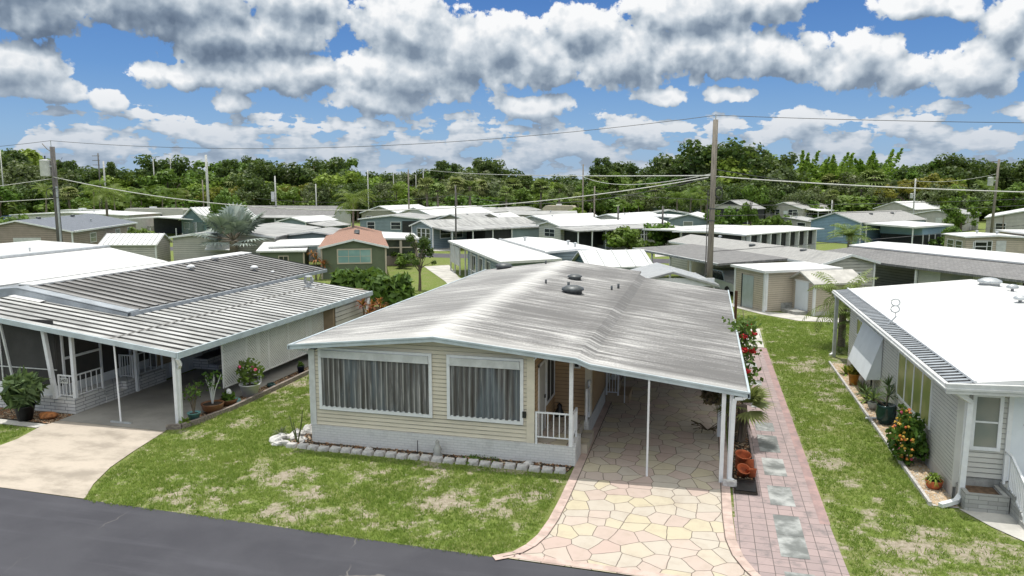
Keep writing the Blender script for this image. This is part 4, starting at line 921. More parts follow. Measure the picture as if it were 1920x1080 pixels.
post(LH, -17.74, 19.25, .03, zl(-17.9)-.05, .028, name='carport_post', round_=True, top=(-17.95, 19.42))
post(LH, -15.86, 19.55, .03, 2.33, .055, name='carport_post')
post(LH, -19.72, 22.3, .1, zl(-19.72)-.05, .05, name='carport_post')
for y, x in ((24.7, -16.28), (28.6, -16.28), (32.8, -15.8)): post(LH, x, y, .03, 2.25, .05, name='carport_post')
downspout(LH, [(-15.6, 19.36, 2.2), (-15.62, 19.5, 1.98), (-15.78, 19.62, 1.84), (-15.8, 19.62, .05)], .05)
f = MB().box(-18.1, -17.35, 19.2, 19.26, .03, .08).build('post_foot', W['galv'], LH)
# white lattice panels hung along the carport edge
lat = MB(); y0, y1, z0, z1 = 22.4, 29.6, .42, 2.10; X = -16.2
for i in range(6): a = y0+(y1-y0)*i/5; lat.box(X-.02, X+.02, a-.03, a+.03, z0, z1)
lat.box(X-.02, X+.02, y0, y1, z1-.05, z1); lat.box(X-.02, X+.02, y0, y1, z0, z0+.05)
h = z1-z0; k = y0-h
while k < y1:
    for sg_, xx in ((1, X-.006), (-1, X+.006)):
        P0, P1 = [], None
        ya, za, yb, zb_ = (k, z0, k+h, z1) if sg_ > 0 else (k, z1, k+h, z0)
        if ya < y0: za += (zb_-za)*(y0-ya)/(yb-ya); ya = y0
        if yb > y1: zb_ = za+(zb_-za)*(y1-ya)/(yb-ya); yb = y1
        if yb-ya > .05: lat.quad((xx, ya, za-.036), (xx, yb, zb_-.036), (xx, yb, zb_+.036), (xx, ya, za+.036))
    k += .118
lat.build('lattice_screen', W['lattice'], LH)
MB().box(-16.2, -15.7, 29.6, 33.2, 0, 2.3).build('utility_room', W['tanplain'], LH)
ur = MB().siding((-15.66, 29.7), (-15.66, 33.3), .1, zt=2.3, lap=.2); ur.build('wall', W['greysiding2'], LH)
downspout(LH, [(-15.6, 33.0, 2.1), (-15.5, 32.6, 1.6), (-15.4, 32.2, 1.3)], .05)
# the next house to the left shows only its white roof
L2 = thing('mobile_home', 'house with smooth white roof behind the ribbed grey roof at the left', 'house', (-38, 32, 0))
MB().slab([(-46, 22, 3.6), (-38.2, 22, 3.55), (-38.2, 41.5, 3.55), (-46, 43.5, 3.6)], .12).build('roof', W['wroof'], L2)
MB().slab([(-38.2, 22, 3.42), (-31, 22, 2.98), (-31, 38.2, 2.98), (-38.2, 41.5, 3.42)], .12).build('roof', W['wroof'], L2)
MB().slab([(-38.3, 22, 3.58), (-38.05, 22, 3.55), (-38.05, 41.5, 3.55), (-38.3, 41.5, 3.58)], .12).build('roof_seam', W['galv'], L2)
w_ = MB().siding((-45.6, 22.2), (-31.3, 22.2), .3, zt=2.95, lap=.2); w_.siding((-31.3, 22.2), (-31.3, 38), .3, zt=2.9, lap=.2); w_.siding((-31.3, 38), (-45.6, 43), .3, zt=3.0, lap=.2); w_.build('wall', W['pale_wall'], L2)
for x, y in ((-43.4, 36.5), (-39.2, 36.4)): vent_cap(L2, (x, y, 3.6), .8, W['galv'], 'pipe')

# ================================================================ RIGHT NEIGHBOUR
RH = thing('mobile_home', 'light grey sided mobile home with broad smooth white roof at the right', 'house', (6, 19.4, 0))
w_ = MB().siding((6.0, 33.5), (6.0, 19.45), .30, zt=2.72, lap=.10); w_.siding((6.0, 19.45), (14, 19.45), .56, zt=2.72, lap=.125); w_.siding((14, 33.5), (6.0, 33.5), .3, zt=2.7)
o = w_.build('wall', W['grey_siding'], RH)
MB().box(6.02, 14, 19.46, 33.4, 0, .56).build('foundation', W['greyblock'], RH); MB().box(5.985, 6.0, 19.43, 33.5, 0, .31).build('foundation', W['pale_conc'], RH)
MB().box(5.96, 6.10, 19.40, 19.44, .3, 2.72).build('corner_trim', W['grey_siding'], RH); MB().box(5.96, 5.985, 28.3-.06, 28.3+.06, .3, 2.7).build('wall_trim', W['white'], RH)
zr = lambda x: 2.95+(x-5.6)*.118
rf = MB(); rf.slab([(6.12, 18.9, zr(6.12)), (10.9, 18.9, zr(10.9)), (10.9, 35.2, zr(10.9)), (6.12, 35.2, zr(6.12))], .10)
rf.slab([(10.9, 18.9, zr(10.9)), (16.5, 18.9, zr(10.9)-.62), (16.5, 35.2, zr(10.9)-.62), (10.9, 35.2, zr(10.9))], .10)
roof = rf.build('roof', W['wroof'], RH)
ribbed('roof_edge', 5.62, 6.12, 18.95, 35.2, lambda x: zr(x)-.05, RH, [W['flash'], W['edgegap']], .28, .04, .45)
MB().bar((6.12, 18.9, zr(6.12)+.02), (6.12, 35.2, zr(6.12)+.02), .06, .05).build('roof_seam', W['white'], RH)
g_ = MB().box(5.52, 5.62, 18.82, 35.25, 2.78, 2.93); g_.box(5.48, 5.52, 18.80, 35.25, 2.83, 2.86); g_.build('gutter', W['dull_white'], RH)
g_ = MB(); zz = lambda x: zr(x)
g_.add([(5.5, 18.78, 2.74), (16, 18.78, 2.95), (16, 18.895, 2.95), (5.5, 18.895, 2.74), (5.5, 18.78, 2.97), (16, 18.78, 3.3), (16, 18.895, 3.3), (5.5, 18.895, 2.97)], [(0,3,2,1), (4,5,6,7), (0,1,5,4), (1,2,6,5), (2,3,7,6), (3,0,4,7)])
g_.add([(5.5, 18.75, 2.82), (16, 18.75, 3.05), (16, 18.78, 3.05), (5.5, 18.78, 2.82), (5.5, 18.75, 2.87), (16, 18.75, 3.10), (16, 18.78, 3.10), (5.5, 18.78, 2.87)], [(0,3,2,1), (4,5,6,7), (0,1,5,4), (1,2,6,5), (2,3,7,6), (3,0,4,7)])
g_.build('fascia', W['dull_white'], RH)
MB().slab([(5.6, 18.9, 2.78), (14, 18.9, 2.78), (14, 19.44, 2.78), (5.6, 19.44, 2.78)], .05).build('soffit', W['white'], RH)
MB().slab([(5.6, 19.44, 2.76), (5.99, 19.44, 2.76), (5.99, 35.2, 2.76), (5.6, 35.2, 2.76)], .04).build('soffit', W['white'], RH)
vent_cap(roof, (11.05, 33.5, zr(10.9)), .95, W['galv'], 'skylight'); vent_cap(roof, (11.3, 31.9, 3.52), 1.05, W['galv'], 'dome'); vent_cap(roof, (10.5, 28.9, 3.5), 1.05, W['galv'], 'dome')
a_ = MB(); a_.tube([(5.9, 26.5, 3.0), (6.12, 26.5, 3.25), (6.1, 26.5, 3.4)], .025, 6)
for zc in (3.5, 3.72): a_.tube([(6.08+.13*math.cos(t), 26.5+.02*math.sin(3*t), zc+.11*math.sin(t)) for t in [i*.4488 for i in range(15)]], .022, 6)
a_.build('antenna_mount', W['galv'], roof)
sT = wallT((6.0, 33.5), (6.0, 19.45))
window(RH, sT, 33.5-25.15, 33.5-21.55, 1.02, 2.42, 4, 1, W['white'], W['glass_olive'], .05, .05, mull=.10)
window(RH, sT, 33.5-31.9, 33.5-30.5, 1.62, 2.32, 2, 1, W['white'], W['glass_olive'], .05, .05)
window(RH, sT, 33.5-30.6, 33.5-27.4, .95, 2.35, 3, 1, W['white'], W['glass'], .06, .05)
aw = MB(); aw.add([(5.96, 30.7, 2.36), (5.96, 27.35, 2.36), (5.5, 27.35, .86), (5.5, 30.7, .86), (5.99, 30.7, 2.33), (5.99, 27.35, 2.33), (5.54, 27.35, .83), (5.54, 30.7, .83)], [(3,2,1,0), (4,5,6,7), (0,1,5,4), (2,3,7,6), (1,2,6,5), (3,0,4,7)])
aw.quad((5.97, 27.36, 2.3), (5.52, 27.36, .88), (5.97, 27.36, .9)); aw.build('awning', W['awning'], RH)
fT = wallT((6.0, 19.45), (14, 19.45))
window(RH, fT, .27, .92, 1.26, 2.64, 1, 2, W['white'], W['glass_grey'], .08, .06)
MB().box(6.10, 6.18, 19.40, 19.44, .56, 2.72).build('wall_trim', W['white'], RH)
d = MB().box(7.02, 7.12, 19.38, 19.44, .56, 2.72); d.box(8.04, 8.14, 19.38, 19.44, .56, 2.72); d.box(7.02, 8.14, 19.38, 19.44, 2.66, 2.76); fr = d.build('door', W['white'], RH)
MB().box(7.12, 8.04, 19.41, 19.435, .56, 2.66).build('door_leaf', W['whitedoor'], fr); MB().blob((7.45, 19.40, 1.95), .09, .02, .05, 2, 0).build('door_window', W['black'], fr)
pw = MB().box(6.05, 6.95, 18.68, 18.78, 0, .43); pw.box(6.05, 6.15, 18.78, 19.4, 0, .43); pw.box(6.85, 6.95, 18.78, 19.4, 0, .43); pw.build('planter', W['whitebrick'], RH); MB().box(6.15, 6.85, 18.78, 19.42, .05, .36).build('planter_soil', pb[2], RH)
s_ = MB().box(6.98, 8.6, 18.5, 19.44, .02, .52); s_.box(6.98, 8.6, 18.15, 18.5, .02, .32); s_.box(6.98, 8.6, 17.85, 18.15, .02, .14); s_.build('steps', W['whitebrick'], RH)
rl = MB(); A, B = Vector((7.02, 19.3, .5)), Vector((7.02, 18.0, .1))
rl.bar(A+Vector((0, 0, .8)), A+Vector((0, -.35, .8)), .05); rl.bar(A+Vector((0, -.35, .8)), B+Vector((0, 0, .8)), .05); rl.bar(A+Vector((0, -.35, .1)), B+Vector((0, 0, .12)), .04); rl.bar(A, A+Vector((0, 0, .8)), .05); rl.bar(B, B+Vector((0, 0, .8)), .06)
for i in range(1, 10): q = A+Vector((0, -.35, 0))+(B-A-Vector((0, -.35, 0)))*(i/10); rl.bar(q+Vector((0, 0, .1)), q+Vector((0, 0, .8)), .025)
rl.bar(A+Vector((0, -.35, 0)), A+Vector((0, -.35, .8)), .05); rl.build('stair_railing', W['white'], RH)
downspout(RH, [(5.72, 18.88, 2.78), (5.95, 19.0, 2.62), (6.12, 19.12, 2.5), (6.08, 19.1, .22), (5.95, 18.95, .12), (5.55, 18.72, .07)], .06)
post(RH, 5.68, 34.9, 0, 2.8, .06, W['galv']); downspout(RH, [(5.6, 35.1, 2.8), (5.66, 35.0, 2.6), (5.66, 35.0, .15), (5.5, 34.8, .1)], .05)

# ================================================================ BACKGROUND HOUSES
class BG:
    """a mobile home in its own frame: front edge along local x (0..w), depth along local y (0..d)"""
    def __init__(s, label, o, rot, w, d, eave=2.7, ridge=3.3, roofm='wroof', wallm='pale_wall', cat='house', name='mobile_home', gable='y', base=.0, lap=.2, ov=.25, group=None, rp=.5):
        s.t = thing(name, label, cat, (o[0], o[1], 0), R(rot), group); ORG[s.t] = Vector(); s.w, s.d, s.e, s.r = w, d, eave, ridge; s.rp = rp
        e, r, mb = eave, ridge, MB()
        for a, b, gab in (((0, 0), (w, 0), gable == 'y'), ((w, 0), (w, d), gable == 'x'), ((w, d), (0, d), gable == 'y'), ((0, d), (0, 0), gable == 'x')):
            L_ = math.hypot(b[0]-a[0], b[1]-a[1]); p = rp if a == (0, 0) or a == (w, 0) else 1-rp
            if wallm: mb.siding(a, b, base, lap=lap, top=[(0, e-.05), (L_*p, r-.05), (L_, e-.05)] if gab and r > e else None, zt=e-.05)
        if wallm: mb.build('wall', W[wallm], s.t, local=True)
        rf = MB(); k = (r-e)/((w if gable == 'y' else d)/2); z0 = e-k*ov
        if gable == 'y':
            c = w*rp
            rf.slab([(-ov, -ov, e-(r-e)/c*ov if c else e), (c, -ov, r), (c, d+ov, r), (-ov, d+ov, e-(r-e)/c*ov if c else e)], .10); rf.slab([(c, -ov, r), (w+ov, -ov, e-(r-e)/(w-c)*ov), (w+ov, d+ov, e-(r-e)/(w-c)*ov), (c, d+ov, r)], .10)
        elif gable == 'x':
            rf.slab([(-ov, -ov, z0), (w+ov, -ov, z0), (w+ov, d/2, r), (-ov, d/2, r)], .10); rf.slab([(-ov, d/2, r), (w+ov, d/2, r), (w+ov, d+ov, z0), (-ov, d+ov, z0)], .10)
        else: rf.slab([(-ov, -ov, e), (w+ov, -ov, e), (w+ov, d+ov, r), (-ov, d+ov, r)], .14)
        s.roof = rf.build('roof', W[roofm], s.t, local=True)
        if name == 'mobile_home' and gable == 'y':
            tr = MB(); c = w*rp
            tr.bar((-ov, -ov-.03, e-(r-e)/c*ov-.07), (c, -ov-.03, r-.07), .05, .15); tr.bar((c, -ov-.03, r-.07), (w+ov, -ov-.03, e-(r-e)/(w-c)*ov-.07), .05, .15)
            tr.build('fascia', W['white'], s.t, local=True)
    def T(s, f):
        w, d = s.w, s.d
        return wallT(*{'F': ((0, 0), (w, 0)), 'R': ((w, 0), (w, d)), 'B': ((w, d), (0, d)), 'L': ((0, d), (0, 0))}[f])
    def win(s, f, *L_, z=(1.1, 2.2), nx=1, nz=2, g='glass', fm='white', fw=.07):
        for a, b in L_: window(s.t, s.T(f), a, b, z[0], z[1], nx, nz, W[fm], W[g], fw)
        return s
    def panel(s, name, f, a, b, z0, z1, m, out=.05):
        T = s.T(f); P = [T(a, z0, 0), T(b, z0, 0), T(b, z0, out), T(a, z0, out), T(a, z1, 0), T(b, z1, 0), T(b, z1, out), T(a, z1, out)]
        MB().add(P, [(0,1,2,3), (7,6,5,4), (0,4,5,1), (1,5,6,2), (2,6,7,3), (3,7,4,0)]).build(name, W[m], s.t, local=True); return s
    def canopy(s, c, th=.14, roofm='wroof', posts=(), pm='white', name='carport_roof', fas=True):   # c: four (x,y,z) corners counter-clockwise from above
        MB().slab(c, th).build(name, W[roofm], s.t, local=True)
        for x, y in posts:
            z = min(q[2] for q in c)-th*.5
            MB().bar((x, y, 0), (x, y, z), .11).build('post', W[pm], s.t, local=True)
        return s
    def vents(s, *L_):
        for x, y, z, k in L_: 
            mb = MB(); mb.lathe((x, y, z), [(.07, -.1), (.07, .16), (.17, .18), (.16, .24), (.02, .28)] if k == 'p' else [(.25, -.1), (.25, .08), (.15, .13)], 8); mb.build('roof_vent', W['galv'] if k == 'p' else W['darkmetal'], s.roof, local=True)
        return s
    def trim(s, *cs, m='white', z1=None):
        for x, y in cs: MB().bar((x, y, 0), (x, y, (z1 or s.e)-.08), .13).build('corner_trim', W[m], s.t, local=True)
        return s
# --- row behind ours
b = BG('brown grey sided house with blue grey shingle roof behind the dark pole', (-74.92, 61.64), 22.4, 10.7, 19.2, 2.7, 3.85, 'shingleblue', 'brown_siding').trim((10.7, 0))
b.panel('storm_shutter', 'F', 4.9, 7.6, .6, 2.0, 'dull_white').win('R', (4.5, 6.2), (12, 13.5), (16, 17.6), g='glass_grey').panel('roof_trim', 'R', 0, 19.2, 2.5, 2.68, 'white', .3).vents((5.5, 4.5, 3.9, 'v'), (6, 12, 3.85, 'v'), (8.4, 11, 3.3, 'p'))
b = BG('grey garden shed with white standing seam gable roof', (-53.78, 57.6), 16, 4.9, 3.1, 2.2, 3.0, 'wroof', 'greysiding2', 'shed', 'garden_shed', 'x').trim((0, 0), (4.9, 0))
rr = MB()
for i in range(13): x = -.2+i*.44; rr.bar((x, -.27, 2.10), (x, 1.55, 3.03), .03, .04)
rr.build('roof_seam', W['galv'], b.roof, local=True)
b = BG('low white roofed shed half hidden at the far left edge', (-57.5, 43.6), 10, 4.2, 3, 2.3, 3.0, 'wroof', 'pale_wall', 'shed', 'garden_shed', 'x')
b = BG('long pale grey house with a white window awning beside the silver palm', (-48.2, 60.2), 14, 9.5, 16, 2.75, 3.3, 'groof', 'greysiding2')
b.canopy([(3.3, -.9, 1.55), (6.2, -.9, 1.55), (6.2, 0, 2.1), (3.3, 0, 2.1)], .05, 'wroof', name='awning').vents((4, 5, 3.3, 'p'))
b = BG('slate house wall standing behind the silver palm', (-40.5, 66.5), 14, 6, 7, 2.6, 3.0, 'groof', 'slate_wall').panel('door', 'F', 3.4, 4.3, .2, 2.2, 'whitedoor').win('F', (.6, 2.2))
G = BG('sage green house with faded red brown shingle roof and bay of teal curtains', (-29.66, 54.30), 25.6, 5.07, 20.5, 2.62, 3.22, 'shinglered', 'green_wall', lap=3).trim((0, 0), (5.07, 0), m='beige')
G.win('F', (1.2, 3.95), z=(1.2, 2.42), nx=3, nz=2, g='glass_teal', fm='beige', fw=.1).panel('board_joint', 'F', 1.05, 1.08, 2.15, 2.75, 'green_wall', .012).panel('board_joint', 'F', 2.5, 2.53, 2.15, 3.1, 'green_wall', .012).panel('board_joint', 'F', 3.95, 3.98, 2.15, 2.75, 'green_wall', .012)
G.vents((2.75, 11, 3.2, 'v'), (2.75, 9, 3.2, 'v'), (2.75, 7, 3.2, 'v')); 
x0 = G.w+.12
G.canopy([(x0, 9.2, 2.62), (x0+3.3, 9.2, 2.55), (x0+3.3, 17, 2.55), (x0, 17, 2.75)], .14, name='annex_roof').canopy([(x0, 9.4, .9), (x0+3.0, 9.4, .9), (x0+3.0, 16.8, .9), (x0, 16.8, .9)], .9, 'brown_siding', name='annex_wall')
an = MB()
for a in (0, 1.45, 2.9): an.box(x0+a, x0+a+.22, 9.35, 9.5, .9, 2.5)
an.box(x0, x0+3.1, 9.35, 9.5, 2.38, 2.5); an.box(x0, x0+3.1, 9.36, 9.48, 1.65, 1.75); an.build('window', W['beige'], G.t, local=True)
MB().box(x0+.1, x0+3.0, 9.46, 9.48, .95, 2.4).build('pane', W['glass'], G.t, local=True)
G.canopy([(-4.6, 4.5, 2.35), (-.1, 4.5, 2.45), (-.1, 12.5, 2.5), (-4.6, 12.5, 2.35)], .12, posts=((-4.4, 4.7),)).panel('carport_back', 'L', 8, 9, 0, 2.3, 'dark')
b = BG('small sage green shed with white lean-to roof left of the red roof', (-36.2, 55.8), 20.5, 3.6, 2.6, 2.05, 2.55, 'wroof', 'green_wall', 'shed', 'garden_shed', 'flat', lap=3).trim((3.6, 0), m='beige').win('F', (1.5, 2.35), z=(1.05, 1.6), nx=2, nz=1, fm='beige')
C = BG('slate blue house under a large two level white roof in the middle of the row', (-10.95, 52.32), 29.1, 4.4, 12.7, 2.82, 2.98, 'wroof', 'slate_wall')
C.canopy([(-4.4, -4.4, 2.62), (-.25, -4.4, 2.74), (-.25, 15.2, 2.74), (-4.4, 15.2, 2.62)], .16, posts=tuple((-4.2, y) for y in (14.9, 12.8, 10.6, 8.2, 5.8, 3.2, .7)), pm='pale_wall').vents((3.0, 2.2, 2.98, 'p'), (3.2, 4.4, 2.98, 'p'), (1, 9, 2.98, 'p'))
MB().bar((-.2, -.3, 2.83), (-.2, 13, 2.83), .1, .12).build('roof_seam', W['galv'], C.roof, local=True)
MB().box(-4.22, -4.18, 10.7, 14.8, .75, 2.3).build('privacy_panel', W['dull_white'], C.t, local=True)
wl = MB(); wl.siding((-4.1, 7.7), (-4.1, -3.6), .2, zt=2.5, lap=.2); wl.siding((-4.1, -3.6), (-.1, -3.6), .2, zt=2.5, lap=.2); wl.siding((-.1, -3.6), (-.1, 0), .2, zt=2.5, lap=.2); wl.build('wall', W['slate_wall'], C.t, local=True)
for a, c_ in ((1.0, 3.2), (4.0, 5.6), (6.4, 8.0)): window(C.t, wallT((-4.1, 7.7), (-4.1, -3.6)), a, c_, .9, 2.2, 3, 1, W['white'], W['glass'])
MB().bar((-4.4, -4.43, 2.55), (-.25, -4.43, 2.66), .06, .16).build('fascia', W['pale_wall'], C.t, local=True)
C.canopy([(4.7, 3, 2.55), (7.4, 3, 2.2), (7.4, 12, 2.2), (4.7, 12, 2.6)], .1, posts=((7.2, 3.2), (7.2, 7.5), (7.2, 11.8)), name='side_awning')
b = BG('dark teal shed with white seamed metal roof behind the main roof', (-7.4, 49.6), 29, 4.35, 3.1, 2.2, 3.05, 'wroof', 'teal_wall', 'shed', 'garden_shed', 'x').trim((4.35, 0), (0, 0), m='dull_white')
rr = MB()
for i in range(5): x = .0+i*1.08; rr.bar((x, -.27, 2.07), (x, 1.55, 3.08), .04, .05)
rr.build('roof_seam', W['galv'], b.roof, local=True)
b = BG('silvery ribbed metal carport roof peeking over the main carport', (-3.9, 40.9), 14, 4.6, 4.4, 2.2, 2.85, 'groof', None, 'carport', 'metal_carport')
rr = MB()
for i in range(20): y = -.2+i*.245; rr.bar((-.2, y, 2.18), (2.3, y, 2.87), .06, .035); rr.bar((2.3, y, 2.87), (4.8, y, 2.18), .06, .035)
rr.build('roof_rib', W['white'], b.roof, local=True); b.canopy([(0, -.1, 2.5), (4.6, -.1, 2.5), (4.6, 0, 2.5), (0, 0, 2.5)], .45, 'white', ((0, 0), (4.6, 0), (0, 4.4), (4.6, 4.4)), name='gable_panel')
S = BG('warm grey sided house with grey shingle roof and dark carport behind the tan shed', (7.3, 51.07), 30.5, 4.0, 20, 2.62, 3.12, 'shinglelight', 'greysiding2').trim((0, 0), (4, 0)).win('F', (2.2, 3.0), z=(1.2, 1.9), nz=1)
S.canopy([(-5.6, 3.2, 2.38), (-.02, 3.2, 2.60), (-.02, 16.2, 2.60), (-5.6, 16.2, 2.38)], .14, 'shingle', ((-5.4, 16), (-5.4, 13), (-5.4, 10), (-5.4, 7))).panel('carport_wall', 'L', 3, 16.5, 0, 2.5, 'beige').panel('gutter', 'L', 0, 20, 2.42, 2.55, 'white', .28).vents((1.2, 9.5, 2.95, 'v'), (1.6, 4, 3.0, 'v'), (2.4, 16, 3.0, 'p'))
S.canopy([(-5.6, 3.2, 2.40), (-5.5, 3.2, 2.40), (-5.5, 16.2, 2.40), (-5.6, 16.2, 2.40)], .16, 'white', name='gutter')
sh = BG('tan sided storage shed with grey roll-up door and flat white roof', (3.54, 46.5), 33, 5.2, 2.9, 2.5, 2.56, 'wroof', 'beige', 'shed', 'storage_shed', 'flat', lap=.13).trim((0, 0), (5.2, 0), (0, 2.9))
d_ = sh.T('L'); ru = MB()
for i in range(22): z0 = .06+i*.09; P = [d_(.75, z0, .015), d_(1.85, z0, .015), d_(1.85, z0+.09, .03), d_(.75, z0+.09, .03), d_(1.85, z0+.09, .015), d_(.75, z0+.09, .015)]; ru.add(P, [(0, 1, 2, 3), (3, 2, 4, 5)])
ru.build('rollup_door', W['rollup'], sh.t, local=True); sh.panel('door_frame', 'L', .66, .75, 0, 2.1, 'dark', .04)
sh.panel('downspout', 'F', .02, .16, .1, 2.45, 'white', .1).panel('rain_stain', 'F', 1.2, 5.0, .05, .5, 'greyblock', .018)
s2 = BG('small beige shed with white door and shallow gable roof', (6.23, 45.9), 31, 3.2, 2.1, 2.0, 2.5, 'pale_conc', 'beige', 'shed', 'storage_shed', 'x', lap=.12).trim((0, 0), (0, 2.1))
s2.panel('door', 'L', .45, 1.6, .1, 1.85, 'whitedoor').panel('door_trim', 'L', .36, 1.7, 1.85, 1.94, 'white', .06).panel('foundation', 'F', 0, 3.2, 0, .22, 'pale_conc', .04)
MB().slab([(-.1, .4, .2), (-.1, 1.7, .2), (-.9, 1.7, .2), (-.9, .4, .2)], .2).build('step', W['greyblock'], s2.t, local=True)
Mr = BG('long house with white roof above a dark shingled side roof at the right', (24.3, 42.9), 33, 5.2, 24, 2.9, 3.1, 'wroof', 'pale_wall')
Mr.canopy([(-4.6, -1, 2.38), (-.05, -1, 2.76), (-.05, 24, 2.76), (-4.6, 24, 2.38)], .14, 'shingle', name='side_roof').panel('wall_band', 'L', 0, 24, 2.3, 2.8, 'white', .02)
wl = MB().box(-3.9, -3.8, -1, 14.2, 0, 2.4); wl.build('side_wall', W['pale_wall'], Mr.t, local=True); wt = wallT((-3.9, 14.2), (-3.9, -1))
for i, m_ in ((1.6, 'pale'), (4.3, 'pale'), (6.9, 'd'), (9.4, 'd'), (12, 'd')):
    if m_ == 'd': window(Mr.t, wt, i, i+2.3, .6, 2.25, 1, 1, W['white'], W['glass'])
    else: window(Mr.t, wt, i, i+2.4, .3, 2.25, 1, 1, W['pale_wall'], W['glass_grey'])
MB().bar((-4.4, 13.9, 0), (-4.4, 13.9, 2.3), .12).build('post', W['white'], Mr.t, local=True)
# --- across the back street (turned the other way)
B1 = BG('blue sided house with pale grey shingle gable roof and white carport', (13.8, 108.4), -42.4, 7.2, 15, 2.9, 4.0, 'shinglelight', 'blue_wall', group=None).trim((7.2, 0)).win('F', (3.6, 4.8), z=(.8, 2.5), g='glass_teal').vents((4.8, 6, 3.7, 'v'), (4.8, 11, 3.7, 'v'))
B1.canopy([(7.3, .4, 2.75), (13.8, .4, 2.55), (13.8, 9.6, 2.6), (7.3, 9.6, 2.8)], .2, posts=((7.6, .6), (13.5, .7), (13.5, 9.3))).canopy([(8.0, 3, 2.5), (13.4, 3, 2.5), (13.4, 9.2, 2.5), (8, 9.2, 2.5)], 1.1, 'blue_wall', name='sunroom_wall').canopy([(8.2, 2.97, 1.35), (13.45, 2.97, 1.35), (13.45, 9, 1.35), (8.2, 9, 1.35)], 1.3, 'dark', name='sunroom_screen')
mu = MB()
for i in range(5): mu.bar((13.47, 3.1+i*1.4, .1), (13.47, 3.1+i*1.4, 1.5), .1)
mu.build('sunroom_mullion', W['white'], B1.t, local=True)
GB = BG('long blue grey house with low grey roofs and three white windows on its gable', (-34.65, 86.0), -34.6, 4.4, 16, 2.7, 3.35, 'groof', 'slate_wall').trim((0, 0), (4.4, 0)).win('F', (1.1, 2.0), (2.05, 2.95), (3.0, 3.9), z=(1.2, 2.4), nx=1, nz=2)
GB.canopy([(4.45, -.2, 2.62), (8.4, -.2, 2.35), (8.4, 15, 2.35), (4.45, 15, 2.62)], .14, 'groof', ((8.2, 0), (8.2, 3), (8.2, 6), (8.2, 9))).win('R', (1, 2.6), (3, 4.4), z=(1.2, 2.3)).panel('screen_wall', 'R', 5, 9, .4, 2.4, 'dark', 3.6).panel('panel', 'R', 9.1, 15, .4, 2.4, 'slate_wall', 3.6)
CR = BG('cream house with low cream roof and long screened sunroom', (-19.82, 90.68), -43.7, 4.6, 17, 2.75, 3.2, 'wroof', 'pale_wall').win('F', (1.2, 3.4), z=(1.3, 2.3), nx=2, nz=2)
CR.canopy([(4.7, -1, 2.6), (9, -1, 2.4), (9, 15.5, 2.4), (4.7, 15.5, 2.65)], .14, 'groof', ((8.8, -.6), (8.8, 1.4), (8.8, 3.4))).panel('screen_wall', 'R', .5, 4.4, .5, 2.4, 'dark', 2.5).panel('wall', 'R', 4.5, 8, 0, 2.0, 'pale_wall', 4.0).panel('screen_wall', 'R', 8.2, 15, .1, .95, 'dull_white', 3.9)
CR.panel('sunroom_screen', 'R', 8.2, 15, .95, 2.35, 'dark', 3.85)
mu = MB()
for i in range(9): mu.bar((8.52, 8.2+i*.85, .2), (8.52, 8.2+i*.85, 2.4), .1)
mu.box(8.46, 8.56, 8.2, 15, 1.55, 1.65); mu.build('sunroom_mullion', W['white'], CR.t, local=True)
WF = BG('long low house with flat white roof and dark screened porch right of the main pole', (-2.6, 83.6), -33.5, 7.7, 15.6, 2.6, 2.75, 'wroof', 'pale_wall', gable='y', ov=.6).panel('screen_wall', 'R', .3, 15, .9, 2.45, 'dark', .1)
for i in range(8): WF.panel('post', 'R', .3+i*2, .45+i*2, 0, 2.5, 'white', .55)
WF.panel('screen_wall', 'F', .3, 7.4, .9, 2.4, 'dark', .06).canopy([(-6, 1.0, 2.5), (-.7, 1.0, 2.62), (-.7, 15, 2.62), (-6, 15, 2.5)], .16, posts=((-5.8, 1.2), (-5.8, 6)))
BS = BG('small pale blue gabled house with white roof near the middle left', (-58.0, 94.4), -8, 4.6, 7, 2.55, 3.1, 'wroof', 'slate_wall').panel('garage_door', 'F', .5, 4.1, .2, 2.0, 'awning').trim((0, 0), (4.6, 0))
BS.canopy([(4.7, 0, 2.3), (8, 0, 1.9), (8, 6, 1.9), (4.7, 6, 2.5)], .1, 'groof', ((7.8, .1), (7.8, 5.8))).canopy([(4.7, .3, 1.7), (7.5, .3, 1.7), (7.5, 5.8, 1.7), (4.7, 5.8, 1.7)], 1.7, 'teal_wall', name='side_room')
F5 = BG('long grey shingled house with ribbed lower roof left of centre', (-75.0, 107.5), 7.4, 17.3, 9, 2.75, 4.1, 'shingle', 'pale_wall', gable='x').canopy([(-1, -3, 2.45), (18, -3, 2.45), (18, -.2, 2.7), (-1, -.2, 2.7)], .12, 'groof', tuple((x, -2.8) for x in (1, 5, 9, 13, 17))).panel('screen_wall', 'F', 1, 16, .2, 2.5, 'slate_wall', .06)
F10 = BG('house with broad cream low roof left of the blue grey house', (-48.1, 99.6), 8, 9.4, 10, 2.75, 3.25, 'groof', 'slate_wall').win('F', (1, 2.2), (4.5, 6), z=(1.2, 2.3)).panel('screen_wall', 'F', 6.2, 9.2, .6, 2.4, 'dark')
